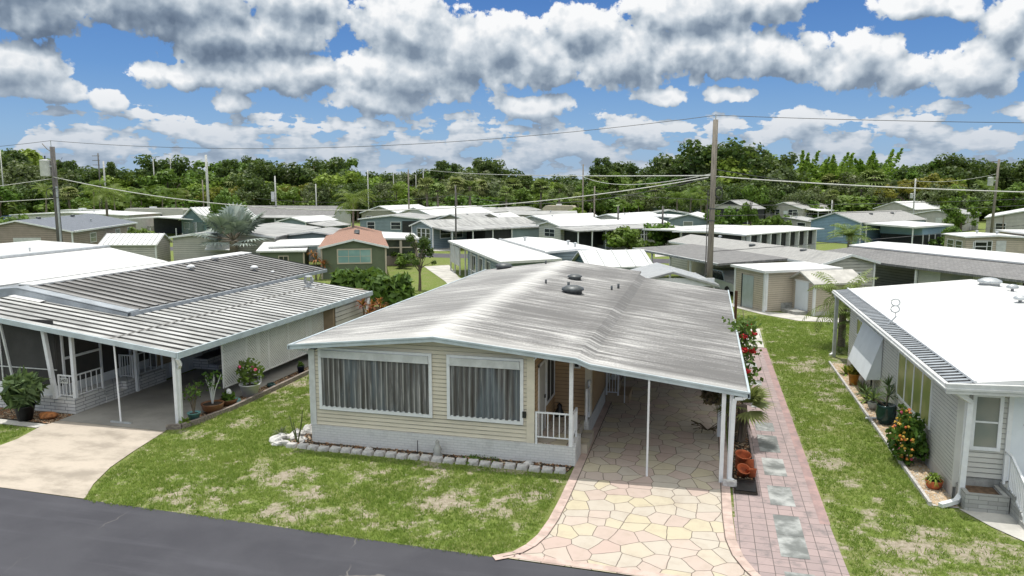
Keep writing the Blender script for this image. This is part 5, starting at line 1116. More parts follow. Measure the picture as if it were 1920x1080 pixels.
def far(label, px, py, z, rot, w, d, eave, ridge, roofm, wallm, gable='y', u=0, v=0, **kw):      # front-left (u,v=0) corner of the eave found in the photo
    p = site(px, py, z); a = R(rot); ox = p.x-u*w*math.cos(a)+v*d*math.sin(a); oy = p.y-u*w*math.sin(a)-v*d*math.cos(a)
    b = BG(label, (ox, oy), rot, w, d, eave, ridge, roofm, wallm, gable=gable, **kw)
    if wallm and wallm != 'dark' and w > 5.3 and d > 4:
        q = random.Random(int(px))
        b.win('F', (w*.12, w*.12+1.3), z=(1.1, 2.1)); b.panel('door', 'F', w*.5, w*.5+.9, .3, 2.2, q.choice(('white', 'whitedoor', 'dull_white')))
        if w > 6.5: b.win('F', (w*.74, w*.74+1.3), z=(1.1, 2.1))
        if rot < 5: b.win('R', (d*.12, d*.12+1.4), (d*.36, d*.36+1.0), (d*.62, d*.62+1.6), z=(1.1, 2.1), g=q.choice(('glass', 'glass_grey', 'glass')))
        else: b.win('L', (d*.15, d*.15+1.4), (d*.55, d*.55+1.4), z=(1.1, 2.1))
        MB().box(w+.35, w+1.1, d*.5, d*.5+.75, 0, .8).build('cooling_unit', W['greyblock'], b.t, local=True); b.panel('skirting', 'F', 0, w, 0, .5, 'dull_white', .03)
        b.vents((w*.62, d*.3, (eave+ridge)/2+.08, 'p'), (w*.4, d*.6, (eave+ridge)/2+.08, 'p'))
    return b
far('low house with long white roof behind the blue grey shingle roof', 22, 402, 2.8, 8, 20, 9, 2.8, 3.2, 'wroof', 'pale_wall')
b = far('low house with long white carport roof sheltering a red car', 232, 410, 2.6, 8, 11, 8, 2.6, 2.9, 'wroof', None); b.canopy([(0, 7.5, 2.5), (11, 7.5, 2.5), (11, 8, 2.5), (0, 8, 2.5)], 2.5, 'dark', ((.2, .1), (4, .1), (8, .1), (10.8, .1)), name='carport_back')
b = far('teal gabled porch with white striped metal roof', 340, 410, 2.6, -18, 5.5, 9, 2.6, 4.3, 'wroof', 'teal_wall', group=None); rr = MB()
for i in range(15): y = -.2+i*.66; rr.bar((2.75, y, 4.33), (5.85, y, 2.48), .22, .05)
rr.build('roof_stripe', W['galv'], b.roof, local=True); b.panel('screen_wall', 'F', .3, 5.2, .3, 2.2, 'glass_dim').panel('screen_wall', 'R', .3, 8.5, .3, 2.2, 'glass')
far('far house with long thin white roof below the trees left of centre', 592, 386, 2.8, 5, 11, 8, 2.8, 3.2, 'wroof', 'pale_wall')
b = far('cream gabled house left of the two bright white roofs', 678, 398, 2.7, -12, 8, 12, 2.7, 3.9, 'wroof', 'khaki')
far('house with bright white double roof behind the cream gable', 745, 401, 2.7, -28, 9, 14, 2.7, 3.9, 'wroof', 'pale_wall')
far('small far house with steep white roof and dark glazed gable', 700, 379, 2.7, -20, 8, 13, 2.7, 4.6, 'wroof', 'slate_wall').win('F', (1, 3.6), (4, 7), nx=2)
far('far house with grey roof between the poles right of centre', 796, 391, 2.7, -25, 7, 15, 2.7, 3.3, 'groof', 'greysiding2')
far('far house with pale long roof under the tall cabbage palms', 872, 396, 2.7, -22, 6, 16, 2.7, 3.3, 'groof', 'khaki')
b = far('khaki gabled house beside the thin black pole', 822, 409, 2.6, -25, 5.5, 9, 2.6, 3.3, 'groof', 'khaki').win('R', (1, 3), z=(1.0, 2.2)); far('small khaki gabled shed with white roof right of the thin black pole', 893, 410, 2.4, -20, 5.4, 5, 2.4, 3.3, 'wroof', 'khaki', cat='shed', name='garden_shed')
far('grey far house with fringe of white roof in front of the dark trees', 955, 402, 2.7, 12, 11, 7, 2.7, 3.2, 'groof', 'khaki', gable='x')
far('bright white roofed house left of the thin pole at centre right', 965, 412, 2.7, -30, 7, 10, 2.7, 3.4, 'wroof', 'pale_wall'); far('small blue grey gabled shed with white roof at centre right', 1043, 413, 2.3, -30, 4, 6, 2.3, 3.3, 'wroof', 'slate_wall', cat='shed', name='garden_shed')
far('house with rounded white roof behind the cream sunroom', 1106, 409, 2.7, -25, 6, 12, 2.7, 3.4, 'wroof', 'pale_wall'); far('long white roofed house left of the blue grey rounded house', 1160, 407, 2.6, -10, 11, 8, 2.6, 2.9, 'wroof', 'slate_wall')
far('teal trailer with white roof among the palms', 1213, 400, 2.6, 5, 7.5, 5, 2.6, 3.2, 'groof', 'teal_wall').win('F', (1, 2.6), (3.4, 5), (5.6, 7)); far('white flat roofed trailer behind the teal trailer', 1222, 388, 3, 5, 10, 4, 3, 3.1, 'wroof', 'slate_wall', gable='flat')
far('blue grey house with rounded white roof left of the main pole', 1258, 409, 2.7, -7, 5.2, 9, 2.7, 3.4, 'wroof', 'slate_wall').win('F', (1.8, 3.2), z=(1.6, 2.3), nz=1, g='glass_grey')
b = far('grey gabled open porch with white posts right of the main pole', 1335, 390, 3.0, -25, 7.5, 8, 3.0, 4.6, 'groof', 'dark', cat='porch', name='gabled_porch'); b.canopy([(0, -.05, 3.7), (7.5, -.05, 3.7), (7.5, 0, 3.7), (0, 0, 3.7)], .8, 'greysiding2', ((.1, -.1), (4, -.1), (7.4, -.1)), name='gable_panel')
b = far('grey two part house with stepped roof right of the bushy palm', 1436, 389, 2.8, -32, 8, 14, 2.8, 4.0, 'shinglelight', 'greysiding2').win('F', (1, 3.2), (5, 7), z=(1.3, 2.5), nx=2).win('R', (2, 5), (6, 9), z=(1.2, 2.4), nx=3); b.canopy([(8.1, 1, 2.7), (11, 1, 2.3), (11, 12, 2.3), (8.1, 12, 2.7)], .15, 'wroof', ((10.8, 1.2), (10.8, 6), (10.8, 11.8)))
far('pale roofed outbuilding in front of the grey stepped house', 1432, 412, 2.3, -30, 7, 5, 2.3, 2.8, 'groof', 'greysiding2', cat='shed', name='garden_shed')
b = far('house with white steep roof ridge behind the blue house', 1640, 390, 2.9, -38, 8, 14, 2.9, 4.3, 'wroof', 'greysiding2').win('R', (2, 5), z=(1.2, 2.3), nx=2)
far('house with pale grey roof between the blue house and the round tree', 1712, 400, 2.8, -30, 7, 12, 2.8, 3.5, 'groof', 'greysiding2')
b = far('warm grey gabled house with white framed windows at the far right', 1850, 407, 2.9, -20, 9.5, 15, 2.9, 4.0, 'wroof', 'greysiding2').win('F', (5.5, 6.8), z=(1.0, 2.4)).win('L', (10, 11.4), (12, 14), z=(.9, 2.4)); b.panel('downspout', 'F', 2.0, 2.15, 0, 3.2, 'brown_siding')
b = far('beige house with stepped white roof at the right edge', 1812, 443, 2.6, 8, 5.5, 4.5, 2.6, 2.75, 'wroof', 'beige').win('F', (.8, 2.4), z=(1.1, 2.2)); b.canopy([(5.5, -.6, 2.95), (15, -.6, 3.0), (15, 6, 3.0), (5.5, 6, 2.95)], .15).canopy([(6, 0, 2.8), (15, 0, 2.8), (15, 6, 2.8), (6, 6, 2.8)], 2.8, 'beige', name='wing_wall')
window(b.t, wallT((6, 0), (15, 0)), 1.2, 2.6, 1.0, 2.2, 1, 2); window(b.t, wallT((6, 0), (15, 0)), 3, 4.4, 1.0, 2.2, 1, 2)

# ================================================================ POLES AND WIRES
def pole(label, x, y, h, r, m='polewood', group=None, name='utility_pole', lean=(0, 0)):
    t = thing(name, label, 'street light' if name == 'street_light' else 'pole', (x, y, 0), 0, group)
    MB().tube([(0, 0, 0), (lean[0]*.5, lean[1]*.5, h*.5), (lean[0], lean[1], h)], r, 10, r*.78).build('shaft', W[m], t, local=True, smooth=True); return t
def transformer(t, dx, dy, z, r=.32, h=.95):
    mb = MB(); mb.lathe((dx, dy, z), [(r*.9, 0), (r, .06), (r, h), (r*1.05, h+.02), (r*.9, h+.08), (.05, h+.12)], 14); o = mb.build('transformer', W['dull_white'], t, local=True, smooth=True)
    MB().tube([(dx, dy, z+h+.1), (dx, dy, z+h+.38)], .05, 6).build('bushing', W['black'], o, local=True)
    MB().box(min(0, dx), max(0, dx), dy-.04, dy+.04, z+h*.6, z+h*.7).build('bracket', W['galv'], t, local=True)
P1 = pole('tall weathered wooden pole standing behind the main house', .33, 46, 11.25, .195, lean=(.05, 0))
MB().tube([(.05, 0, 11.25), (.05, 0, 11.55)], .035, 6).build('insulator', W['galv'], P1, local=True)
for z in (6.1, 5.4): MB().lathe((.02, 0, z), [(.205, 0), (.205, .05)], 10).build('band', W['darkmetal'], P1, local=True)
MB().bar((-.23, -.02, .2), (-.23, -.02, 7.2), .06).build('conduit', W['darkpole'], P1, local=True)
co_ = MB()
for k in range(3): co_.tube([(.38+.2*math.cos(t), -.1, 7.0+.32*math.sin(t)+.06*k) for t in [i*.57 for i in range(12)]], .018, 5)
co_.build('cable_coil', W['cable'], P1, local=True)
P2 = pole('dark wooden pole with pale grey transformer at the left', -47.7, 47.0, 10.35, .22, 'darkpole')
transformer(P2, -.55, -.2, 8.15, .38, 1.15); MB().tube([(-.1, 0, 10.3), (-.1, 0, 10.85)], .03, 6).build('insulator', W['galv'], P2, local=True)
MB().tube([(.2, 0, 9.0), (.6, 0, 9.4), (.75, 0, 9.2), (.5, 0, 9.1), (.75, .1, 9.55)], .02, 5).build('switch_arm', W['cable'], P2, local=True)
MB().bar((.2, -.1, .3), (.2, -.1, 7.4), .1).build('conduit', W['galv'], P2, local=True); MB().tube([(-.9, 0, 10.6), (-.5, 0, 10.2), (0, 0, 9.9)], .03, 5).build('arm', W['polewood'], P2, local=True)
co_ = MB()
for k in range(2): co_.tube([(-.3+.32*math.cos(t)+.6*k, -.25, 6.9+.36*math.sin(t)) for t in [i*.57 for i in range(12)]], .03, 5)
co_.build('cable_coil', W['cable'], P2, local=True)
P3p = site_d(1866, 104); P3 = pole('wooden pole with pale transformer rising above the roofs at the right', P3p.x, P3p.y, 11.0, .19, lean=(.2, 0))
transformer(P3, -.65, -.1, 7.4, .36, 1.1); MB().bar((-.7, 0, 10.6), (.9, 0, 10.9), .1).build('crossarm', W['polewood'], P3, local=True)
P4p = site_d(854, 84); P4 = pole('thin black pole beside the khaki gables in the middle', P4p.x, P4p.y, 7.5, .10, 'darkpole')
P5p = site_d(1093, 118); P5 = pole('slender wooden pole with dark tip beside the yellow green shrub', P5p.x, P5p.y, 10.7, .13)
P6p = site_d(1716, 128); P6 = pole('thin pole with small grey transformer beside the orange flowering tree', P6p.x, P6p.y, 8.6, .14, 'palepole'); transformer(P6, -.45, 0, 5.3, .25, .7)
P7p = site_d(516, 126); P7 = pole('pale pole with white box above the grey shingled house', P7p.x, P7p.y, 9.0, .14, 'palepole'); MB().box(-.75, -.15, -.15, .15, 4.8, 6.4).build('meter_box', W['dull_white'], P7, local=True)
for px, D, top, r, m, lb in ((389, 138, 291, .26, 'palepole', 'stout pale pole above the teal striped porch'), (766, 132, 318, .14, 'polewood', 'weathered pole behind the bright white double roof'), (188, 170, 288, .17, 'darkpole', 'dark pole with cross arms behind the white trailers'), (197, 172, 303, .22, 'palepole', 'pale grey pole close beside the dark one behind the trailers'),
    (552, 190, 305, .17, 'darkpole', 'dark far pole rising from the trees above the silver palm'), (1115, 112, 349, .12, 'polewood', 'short weathered pole right of the slender pole with dark tip'), (1160, 96, 386, .13, 'darkpole', 'stub of a dark pole above the rounded white roof'), (1244, 92, 386, .14, 'darkpole', 'dark short post above the cream sunroom end'), (1562, 124, 375, .11, 'palepole', 'short pale post above the blue gable'), (690, 150, 319, .12, 'palepole', 'thin pale pole left of the small steep white roof'), (380, 134, 337, .12, 'polewood', 'thin brown pole just left of the stout pale pole'), (592, 128, 345, .11, 'palepole', 'thin pale pole behind the long thin white roof')):
    p = site_d(px, D); t = pole(lb, p.x, p.y, 7.5+(347-top)/1423*D, r, m)
    if px == 188:
        for z in (.6, 1.6, 2.6): MB().bar((-1.6, 0, 7.5+59/1423*D-z), (.3, 0, 7.5+59/1423*D-z), .12).build('crossarm', W['polewood'], t, local=True)
for px, D, top, sx, lb in ((290, 175, 295, 1, 'street light with short arm behind the red car carport'), (322, 185, 290, -1, 'taller street light right of the short armed one'), (6, 160, 282, -1, 'pale lamp post at the left edge'), (540, 200, 306, -1, 'far thin street light above the grey shingled house'), (738, 210, 325, 1, 'far street light above the cream gable'), (780, 215, 328, -1, 'far street light right of the weathered pole'), (794, 190, 320, 1, 'far street light left of the cabbage palms')):
    p = site_d(px, D); h = 7.5+(347-top)/1423*D; t = pole(lb, p.x, p.y, h, .13, 'palepole', name='street_light')
    MB().bar((0, 0, h-.05), (sx*1.3, 0, h+.05), .12).build('lamp_arm', W['palepole'], t, local=True); MB().box(min(sx*.9, sx*1.7), max(sx*.9, sx*1.7), -.15, .15, h, h+.14).build('lamp_head', W['galv'], t, local=True)
def wire(label, a, b, sag, r=.02, m='cable', n=28, group=None):
    a, b = Vector(a), Vector(b); mid = (a+b)/2
    pts = []
    for i in range(n+1): f = i/n; p = a+(b-a)*f; p.z -= sag*4*f*(1-f); pts.append(p-mid)
    o = MB().tube(pts, r, 4).build('power_line', W[m], None); o.location = mid
    return tag(o, label, 'wire', group)
T1 = (.38, 46, 11.5); T2 = (-47.8, 47, 10.8)
wire('thin high wire from the dark left pole to the tall middle pole', T2, T1, 1.15, .016)
wire('thin high wire from the tall middle pole out to the right', T1, (62, 45, 11.2), .9, .016)
wire('thin high wire from the dark left pole out past the left edge', T2, (-95, 60, 11.2), .6, .016)
wire('thick pale cable sagging from the left pole to the tall middle pole', (-47.6, 46.8, 8.1), (.1, 45.8, 7.95), 2.2, .03, 'palecable')
wire('thick pale cable from the tall middle pole falling to the right edge', (.5, 45.8, 8.0), (27, 38, 7.1), .35, .03, 'palecable')
wire('pale cable from the tall middle pole back to the slender pole', (.3, 46.1, 8.15), tuple(site_d(1093, 118, 8.8)), .9, .03, 'palecable')
wire('pale cable from the middle pole back over the cabbage palms', (.2, 46, 8.05), tuple(site_d(792, 190, 11.4)), .5, .035, 'palecable')
wire('dark cable from the middle pole down to the thin black pole', (.1, 46.1, 7.9), tuple(site_d(854, 84, 6.6)), 1.3, .02)
wire('dark cable from the thin black pole toward the left', tuple(site_d(854, 84, 6.4)), tuple(site_d(480, 110, 5.6)), .7, .02)
wire('cable from the dark left pole out past the left edge', (-47.8, 47, 8.0), (-90, 57, 6.6), .6, .025, 'palecable')
wire('lower cable from the dark left pole out past the left edge', (-47.8, 47, 6.5), (-90, 57, 5.2), .2, .025, 'palecable')
for k, (z0, z1) in enumerate(((7.6, 5.8), (7.0, 5.2), (4.9, 3.6))):
    wire(('upper', 'middle', 'lowest')[k]+' of three dark cables crossing the trees right of the tall middle pole', (.5, 46.1, z0-1.3), (60, 118, z1-.6+2.0), .5, .018)
wire('pale wire between the two transformer poles at the right', tuple(P6p+Vector((0, 0, 8.2))), tuple(P3p+Vector((0, 0, 9.0))), .5, .03, 'palecable')
wire('pale guy cable from the right transformer pole down to the round tree', tuple(P3p+Vector((-.3, 0, 7.4))), tuple(site_d(1822, 110, 4.2)), .1, .035, 'palecable')
wire('dark wire from the small transformer pole back to the middle pole', tuple(P6p+Vector((0, 0, 8.0))), (.5, 46.1, 8.4), .9, .018)
wire('dark wire crossing low over the roofs right of the middle pole', tuple(site_d(1115, 112, 6.4)), tuple(site_d(1500, 120, 5.0)), .4, .025)

# ================================================================ VEHICLES
def car(label, p, rot, m, kind='car', L_=4.4, Wd=1.75, H=1.45):
    t = thing('parked_car', label, 'car', (p[0], p[1], 0), R(rot)); h = Wd/2
    prof = [(0, .35), (0, .75), (.25, .86), (1.15, .92), (1.75, H), (3.3, H), (4.0, .98), (L_, .92), (L_, .35)]
    mb = MB(); n = len(prof); ins = lambda z: h-.14*max(0, (z-.9)/(H-.9))
    mb.add([(x, -ins(z), z) for x, z in prof]+[(x, ins(z), z) for x, z in prof], [tuple(range(n)), tuple(range(2*n-1, n-1, -1))]+[(i, i+n, (i+1) % n+n, (i+1) % n) for i in range(n)])
    mb.build('body', W[m], t, local=True)
    g = MB()
    for s in (-1, 1): g.quad(*[(x, s*(ins(z)+.01), z) for x, z in ((1.3, .97), (1.82, H-.07), (3.25, H-.07), (3.8, 1.0))][::s])
    g.quad((1.2, -h+.1, .97), (1.72, -h+.2, H-.04), (1.72, h-.2, H-.04), (1.2, h-.1, .97)); g.quad((3.36, -h+.2, H-.04), (3.98, -h+.1, 1.02), (3.98, h-.1, 1.02), (3.36, h-.2, H-.04)); g.build('windows', W['glass'], t, local=True)
    for x in (.85, 3.5):
        for s in (-1, 1):
            mb = MB(); vs = [(x+.32*math.cos(a), s*(h-.18+w_), .33+.32*math.sin(a)) for w_ in (0, .2) for a in [i*.5236 for i in range(12)]]
            mb.add(vs, [tuple(range(12)), tuple(range(23, 11, -1))]+[(i, (i+1) % 12, (i+1) % 12+12, i+12) for i in range(12)]); mb.build('wheel', W['rubber'], t, local=True)
    return t
car('red car parked under the long white carport roof', tuple(site(300, 432)[:2]), 8, 'red'); car('blue car at the far left edge beyond the trees', tuple(site_d(-12, 150)[:2]), 10, 'bluecar')
q = S.t.matrix_basis @ Vector((-4.6, 6.0, 0)); a_ = R(30.5); q = Vector((7.3, 51.07, 0))+Vector((math.cos(a_), math.sin(a_), 0))*-3.0+Vector((-math.sin(a_), math.cos(a_), 0))*3.8
car('silver car under the dark shingled carport beside the tan shed', tuple(q[:2]), 30.5+90, 'silver', H=1.6)
def rv(label, p, rot, L_=8, h=3.0, m='dull_white'):
    t = thing('travel_trailer', label, 'trailer', (p[0], p[1], 0), R(rot))
    mb = MB(); pr = [(0, .5), (-.3, 1.2), (-.1, h-.5), (.5, h), (L_-.2, h), (L_, h-.3), (L_, .5)]; n = len(pr)
    mb.add([(x, -1.2, z) for x, z in pr]+[(x, 1.2, z) for x, z in pr], [tuple(range(n)), tuple(range(2*n-1, n-1, -1))]+[(i, i+n, (i+1) % n+n, (i+1) % n) for i in range(n)]); mb.build('body', W[m], t, local=True)
    for a in (1.0, 3.4, 5.8): MB().box(a, a+1.3, -1.24, -1.2, 1.5, 2.2).build('window', W['glass'], t, local=True)
    MB().box(L_*.4, L_*.4+.9, -.5, .5, h, h+.28).build('roof_unit', W['white'], t, local=True); MB().box(.2, L_-.2, -1.23, -1.2, 1.0, 1.15).build('stripe', W['darkmetal'], t, local=True)
rv('white travel trailer behind the blue grey shingle roof', site_d(112, 140)[:2], 10, 9); rv('long grey white trailer left of the teal striped porch', site_d(236, 139)[:2], 12, 11, 3.3, 'greysiding2'); rv('white trailer under the trees at centre', site_d(785, 146)[:2], 5, 7)
rv('boxy white trailer beneath the cabbage palms', site_d(872, 147)[:2], 8, 6, 3.2); rv('small cream trailer with arched end behind the grey fringe roof', site_d(1022, 147)[:2], -5, 6, 3.6, 'beige')

# ================================================================ PLANTS AND SMALL THINGS NEAR THE CAMERA
def rosette(V, Q, c, n, L_, w, rng, e0=-.2, e1=1.4, droop=.25, up=0):
    c = Vector(c)
    for i in range(n):
        a = i*2.4+rng.uniform(-.3, .3); e = rng.uniform(e0, e1); d = Vector((math.cos(a)*math.cos(e), math.sin(a)*math.cos(e), math.sin(e))); s = Vector((-math.sin(a), math.cos(a), 0))
        l = L_*rng.uniform(.75, 1.1); m = c+d*l*.5+Vector((0, 0, .04*l)); t = c+d*l+Vector((0, 0, -droop*l)); b = len(V)
        V += [tuple(c-s*w*.4), tuple(m-s*w), tuple(t), tuple(m+s*w), tuple(c+s*w*.4)]; Q += [(b, b+1, b+3, b+4), (b+1, b+2, b+2, b+3)]
def fix(V, Q):     # split the pointed ends into true triangles kept as degenerate-free quads
    return [q if len(set(q)) == 4 else None for q in Q]
def leaves_part(parent, V, Q, m, name='foliage'):
    me = bpy.data.meshes.new(name); me.from_pydata([tuple(v) for v in V], [], [tuple(dict.fromkeys(q)) for q in Q]); me.update(); return link_mesh(name, me, m, parent)
def leafy(parent, rng, c, rad, n, size, m, aspect=1.4, up=.3, name='foliage', zs=1.):
    d = rng.normal(size=(n, 3)); d /= np.linalg.norm(d, axis=1)[:, None]; r = rng.random(n)**.4
    C = np.array(c)+d*r[:, None]*np.array([rad, rad, rad*zs]); C = C[C[:, 2] > .02]; V, Q = leaf_quads(C, size, rng, aspect, up); return np_mesh(name, V, Q, m, parent)
POTS = {'round': [(.55, 0), (.85, .3), (1, .75), (.98, 1.), (.9, 1.), (.88, .9)], 'cone': [(.68, 0), (.98, .95), (1.05, .95), (1.05, 1.), (.95, 1.), (.93, .88)], 'bowl': [(.6, 0), (.9, .35), (1., .9), (1.03, 1.), (.95, 1.), (.9, .85)], 'urn': [(.6, 0), (.88, .25), (1, .6), (.92, .9), (.95, 1.), (.86, 1.), (.84, .9)]}
def potted(label, x, y, r, h, potm, shape='cone', plant_=None, seed=1, z=.03, cat='potted plant', name='potted_plant'):
    t = thing(name, label, cat, (x, y, z)); rng = np.random.default_rng(seed)
    MB().lathe((0, 0, 0), [(a*r, b_*h) for a, b_ in POTS[shape]], 18).build('pot', W[potm], t, local=True, smooth=True); MB().lathe((0, 0, h*.86), [(r*.9, 0), (.01, .02)], 12).build('soil', W['soil'], t, local=True)
    if plant_: plant_(t, rng, h)
    return t
def yucca(n, L_, w, m='bush', h=.0, **k):
    def f(t, rng, z): V, Q = [], []; rosette(V, Q, (0, 0, z+h), n, L_, w, rng, **k); leaves_part(t, V, Q, L[m])
    return f
def shrub(n, rad, size, m='bush', dz=.2, flower=None, fn=0, aspect=1.4):
    def f(t, rng, z):
        leafy(t, rng, (0, 0, z+dz), rad, n, size, L[m], aspect)
        for k in range(4): MB().tube([(0, 0, z*.8), (rng.normal()*rad*.3, rng.normal()*rad*.3, z+dz)], .015, 5).build('stem', W['trunk'], t, local=True)
        for i in range(fn): p = rng.normal(size=3); p /= np.linalg.norm(p); MB().blob((p[0]*rad*.9, p[1]*rad*.9, z+dz+abs(p[2])*rad*.9), .06, .06, .05, i, .3, 6, 4).build('flower', W[flower], t, local=True)
    return f
def twigs(n, h, m='dry'):
    def f(t, rng, z):
        mb = MB()
        for i in range(n): a = rng.uniform(0, 6.28); q = rng.uniform(.1, .35)*h; mb.tube([(0, 0, z*.8), (q*.4*math.cos(a), q*.4*math.sin(a), z+h*.5), (q*math.cos(a+.4), q*math.sin(a+.4), z+h*rng.uniform(.8, 1.1))], .022, 5, .008)
        mb.build('stem', W['dull_white'] if m == 'pale' else W['trunk'], t, local=True); leafy(t, rng, (0, 0, z+h*.85), h*.42, 90, .085, L['bush'], 1.6)
    return f
potted('black nursery pot with pale long leaved plant by the white stone base', -20.95, 18.75, .30, .48, 'black', 'cone', shrub(420, .55, .17, 'dusty', .50, aspect=3.4), 3)
o = MB().blob((0, 0, .10), .34, .22, .12, 4, .08).build('stone_ornament', W['rust_stone']); o.location = (-20.35, 19.05, .03); tag(o, 'flat rust orange oval stone on the brown gravel', 'ornament')
potted('aqua pot of bare stemmed twiggy shrub at the near end of the strip', -15.62, 20.0, .20, .26, 'aquapot', 'cone', twigs(7, .8), 4, .05)
t = thing('bromeliad', 'yellow green spiky bromeliad at the foot of the carport post', 'plant', (-15.62, 19.55, .04)); V, Q = [], []; rosette(V, Q, (0, 0, .02), 26, .34, .035, np.random.default_rng(5), .1, 1.3); leaves_part(t, V, Q, L['lime'])
potted('wide brown bowl pot with knobbly pale stemmed desert shrub', -15.62, 20.95, .36, .30, 'brownpot', 'bowl', twigs(8, .9, 'pale'), 6, .05)
potted('low brown planter with dark greens beside a white ornament', -15.58, 21.75, .30, .22, 'brownpot', 'bowl', shrub(120, .22, .12, 'green', .06), 7, .05)
o = MB().blob((0, 0, .14), .09, .09, .14, 6, .15).build('garden_ornament', W['white']); o.location = (-15.58, 21.78, .33); tag(o, 'small white bird shaped ornament on the low brown planter', 'ornament')
o = MB().blob((0, 0, .10), .12, .10, .12, 9, .35).build('garden_ornament', W['aquapot']); o.location = (-15.38, 21.95, .05); tag(o, 'small bright blue ornament on the strip of gravel', 'ornament')
potted('white tub with desert rose shrub and one pink flower', -15.5, 22.9, .36, .46, 'white', 'cone', shrub(200, .52, .14, 'bush', .40, 'pinkflower', 3), 8, .05)
o = MB().blob((0, 0, .08), .20, .12, .10, 12, .2).build('garden_ornament', W['greenpot']); o.location = (-15.42, 24.1, .05); tag(o, 'dark green frog shaped ornament on the gravel strip', 'ornament')
potted('navy blue pot at the far part of the gravel strip', -15.45, 26.3, .15, .30, 'bluepot', 'cone', shrub(40, .12, .10, 'bush', .05), 9, .05); potted('white pot of dark leaves nearest the cream house corner', -15.42, 27.9, .20, .26, 'white', 'cone', shrub(140, .30, .14, 'bush', .16), 10, .05)
k_ = MB(); pts = [(-15.95, 19.12), (-15.55, 19.3), (-15.38, 19.9), (-15.2, 21.5), (-15.2, 24), (-15.28, 33)]
for a, c in zip(pts, pts[1:]): k_.bar((*a, .07), (*c, .07), .12, .16)
tag(k_.build('timber_edging', W['timber']), 'grey weathered timber edging along the gravel strip', 'edging')
# concrete edging blocks, white rocks and small things in the front bed
for i in range(24):
    x = -11.35+i*.342; y = 18.66+.03*math.sin(i*1.7); mb = MB(); w2, d2 = .15, .10
    mb.add([(-w2, -d2, 0), (w2, -d2, 0), (w2, d2, 0), (-w2, d2, 0), (-w2*.82, -d2*.75, .11), (w2*.82, -d2*.75, .11), (w2*.9, d2*.8, .12), (-w2*.9, d2*.8, .12)], [(0,3,2,1), (4,5,6,7), (0,1,5,4), (1,2,6,5), (2,3,7,6), (3,0,4,7)])
    o = mb.build('edging_block', W['block']); o.location = (x, y, 0); o.rotation_euler = (rnd.uniform(-.06, .06), rnd.uniform(-.05, .05), rnd.uniform(-.12, .12)); tag(o, 'chipped grey concrete edging block in the row bordering the front gravel bed', 'edging block', 'concrete blocks edging the front bed')
for i, (x, y, a, b_, c) in enumerate(((-11.75, 18.75, .30, .20, .16), (-11.95, 19.05, .36, .22, .2), (-11.65, 19.45, .34, .22, .22), (-11.5, 20.0, .30, .28, .2), (-11.6, 20.5, .28, .34, .2), (-11.45, 21.0, .24, .3, .22), (-11.4, 21.6, .22, .3, .2), (-11.35, 19.2, .3, .16, .12))):
    o = MB().blob((0, 0, c*.3), a*.85, b_*.8, c*.7, i+20, .34, 12, 8).build('white_rock', W['rock']); o.location = (x, y, 0); o.rotation_euler = (0, 0, i*.8); tag(o, 'pale rough rock in the heap at the left corner of the cream house', 'rock', 'pale rocks at the house corner')
for i, (x, y, s) in enumerate(((-9.05, 18.9, .12), (-4.4, 18.95, .14))): o = MB().blob((0, 0, .05), s, s*.8, s*.6, i+40, .3).build('white_rock', W['rock']); o.location = (x, y, 0); tag(o, ('single pale rock on the front gravel left of the thin stake', 'single pale rock on the front gravel below the porch')[i], 'rock')
t = thing('spurge_plant', 'tall thin spiky stemmed plant among the pale rocks', 'plant', (-11.35, 18.98, 0)); mb = MB()
for a, l in ((0, 1.0), (1.2, .75), (2.6, .6), (3.5, .85), (5, .5)): mb.tube([(0, 0, 0), (.12*math.cos(a), .12*math.sin(a), l*.5), (.2*math.cos(a), .2*math.sin(a), l)], .022, 5, .012)
mb.build('stem', L['olive'], t, local=True)
t = thing('agave', 'grey green agave rosette beside the pale rocks', 'plant', (-12.15, 19.4, 0)); V, Q = [], []; rosette(V, Q, (0, 0, .03), 22, .45, .035, np.random.default_rng(15), .1, 1.2); leaves_part(t, V, Q, L['olive'])
o = MB().tube([(0, 0, 0), (0, 0, .42)], .012, 5).build('garden_stake', W['black']); o.location = (-7.6, 18.98, 0); tag(o, 'thin dark stake standing in the front gravel', 'stake')
mb = MB().lathe((0, 0, 0), [(.13, 0), (.15, .06), (.10, .16), (.13, .24), (.09, .32), (.05, .40), (.06, .46), (.02, .52)], 12); o = mb.build('garden_statue', W['greyblock'], smooth=True); o.location = (-6.98, 18.9, 0); tag(o, 'small grey green statue on the gravel under the front wall', 'statue')
o = leafy(None, np.random.default_rng(16), (0, 0, .03), .55, 500, .05, L['green'], 1.3, .5, 'ground_plant', .14); o.location = (-5.75, 18.98, 0); tag(o, 'low green weed patch on the gravel right of the statue', 'plant')
# porch ornament, hanging basket, twigs
mb = MB().lathe((0, 0, 0), [(.16, 0), (.15, .1), (.09, .22), (.07, .26), (.08, .33), (.02, .40)], 10); o = mb.build('owl_ornament', W['black'], smooth=True); o.location = (-4.1, 21.8, .547); tag(o, 'small black owl shaped ornament on the porch floor', 'ornament')
t = thing('hanging_basket', 'dark dried hanging basket under the carport edge', 'plant', (.33, 20.2, 1.72)); MB().lathe((0, 0, 0), [(.05, 0), (.15, .05), (.18, .16)], 10).build('basket', W['black'], t, local=True); leafy(t, np.random.default_rng(18), (0, 0, .22), .26, 260, .09, L['dry'], 2.2); MB().tube([(0, 0, .2), (0, 0, .72)], .008, 4).build('hanger', W['black'], t, local=True)
t = thing('twig_pile', 'dark twig bundle lying on the flagstones near the carport posts', 'twigs', (.28, 23.0, .04)); mb = MB(); rg = np.random.default_rng(19)
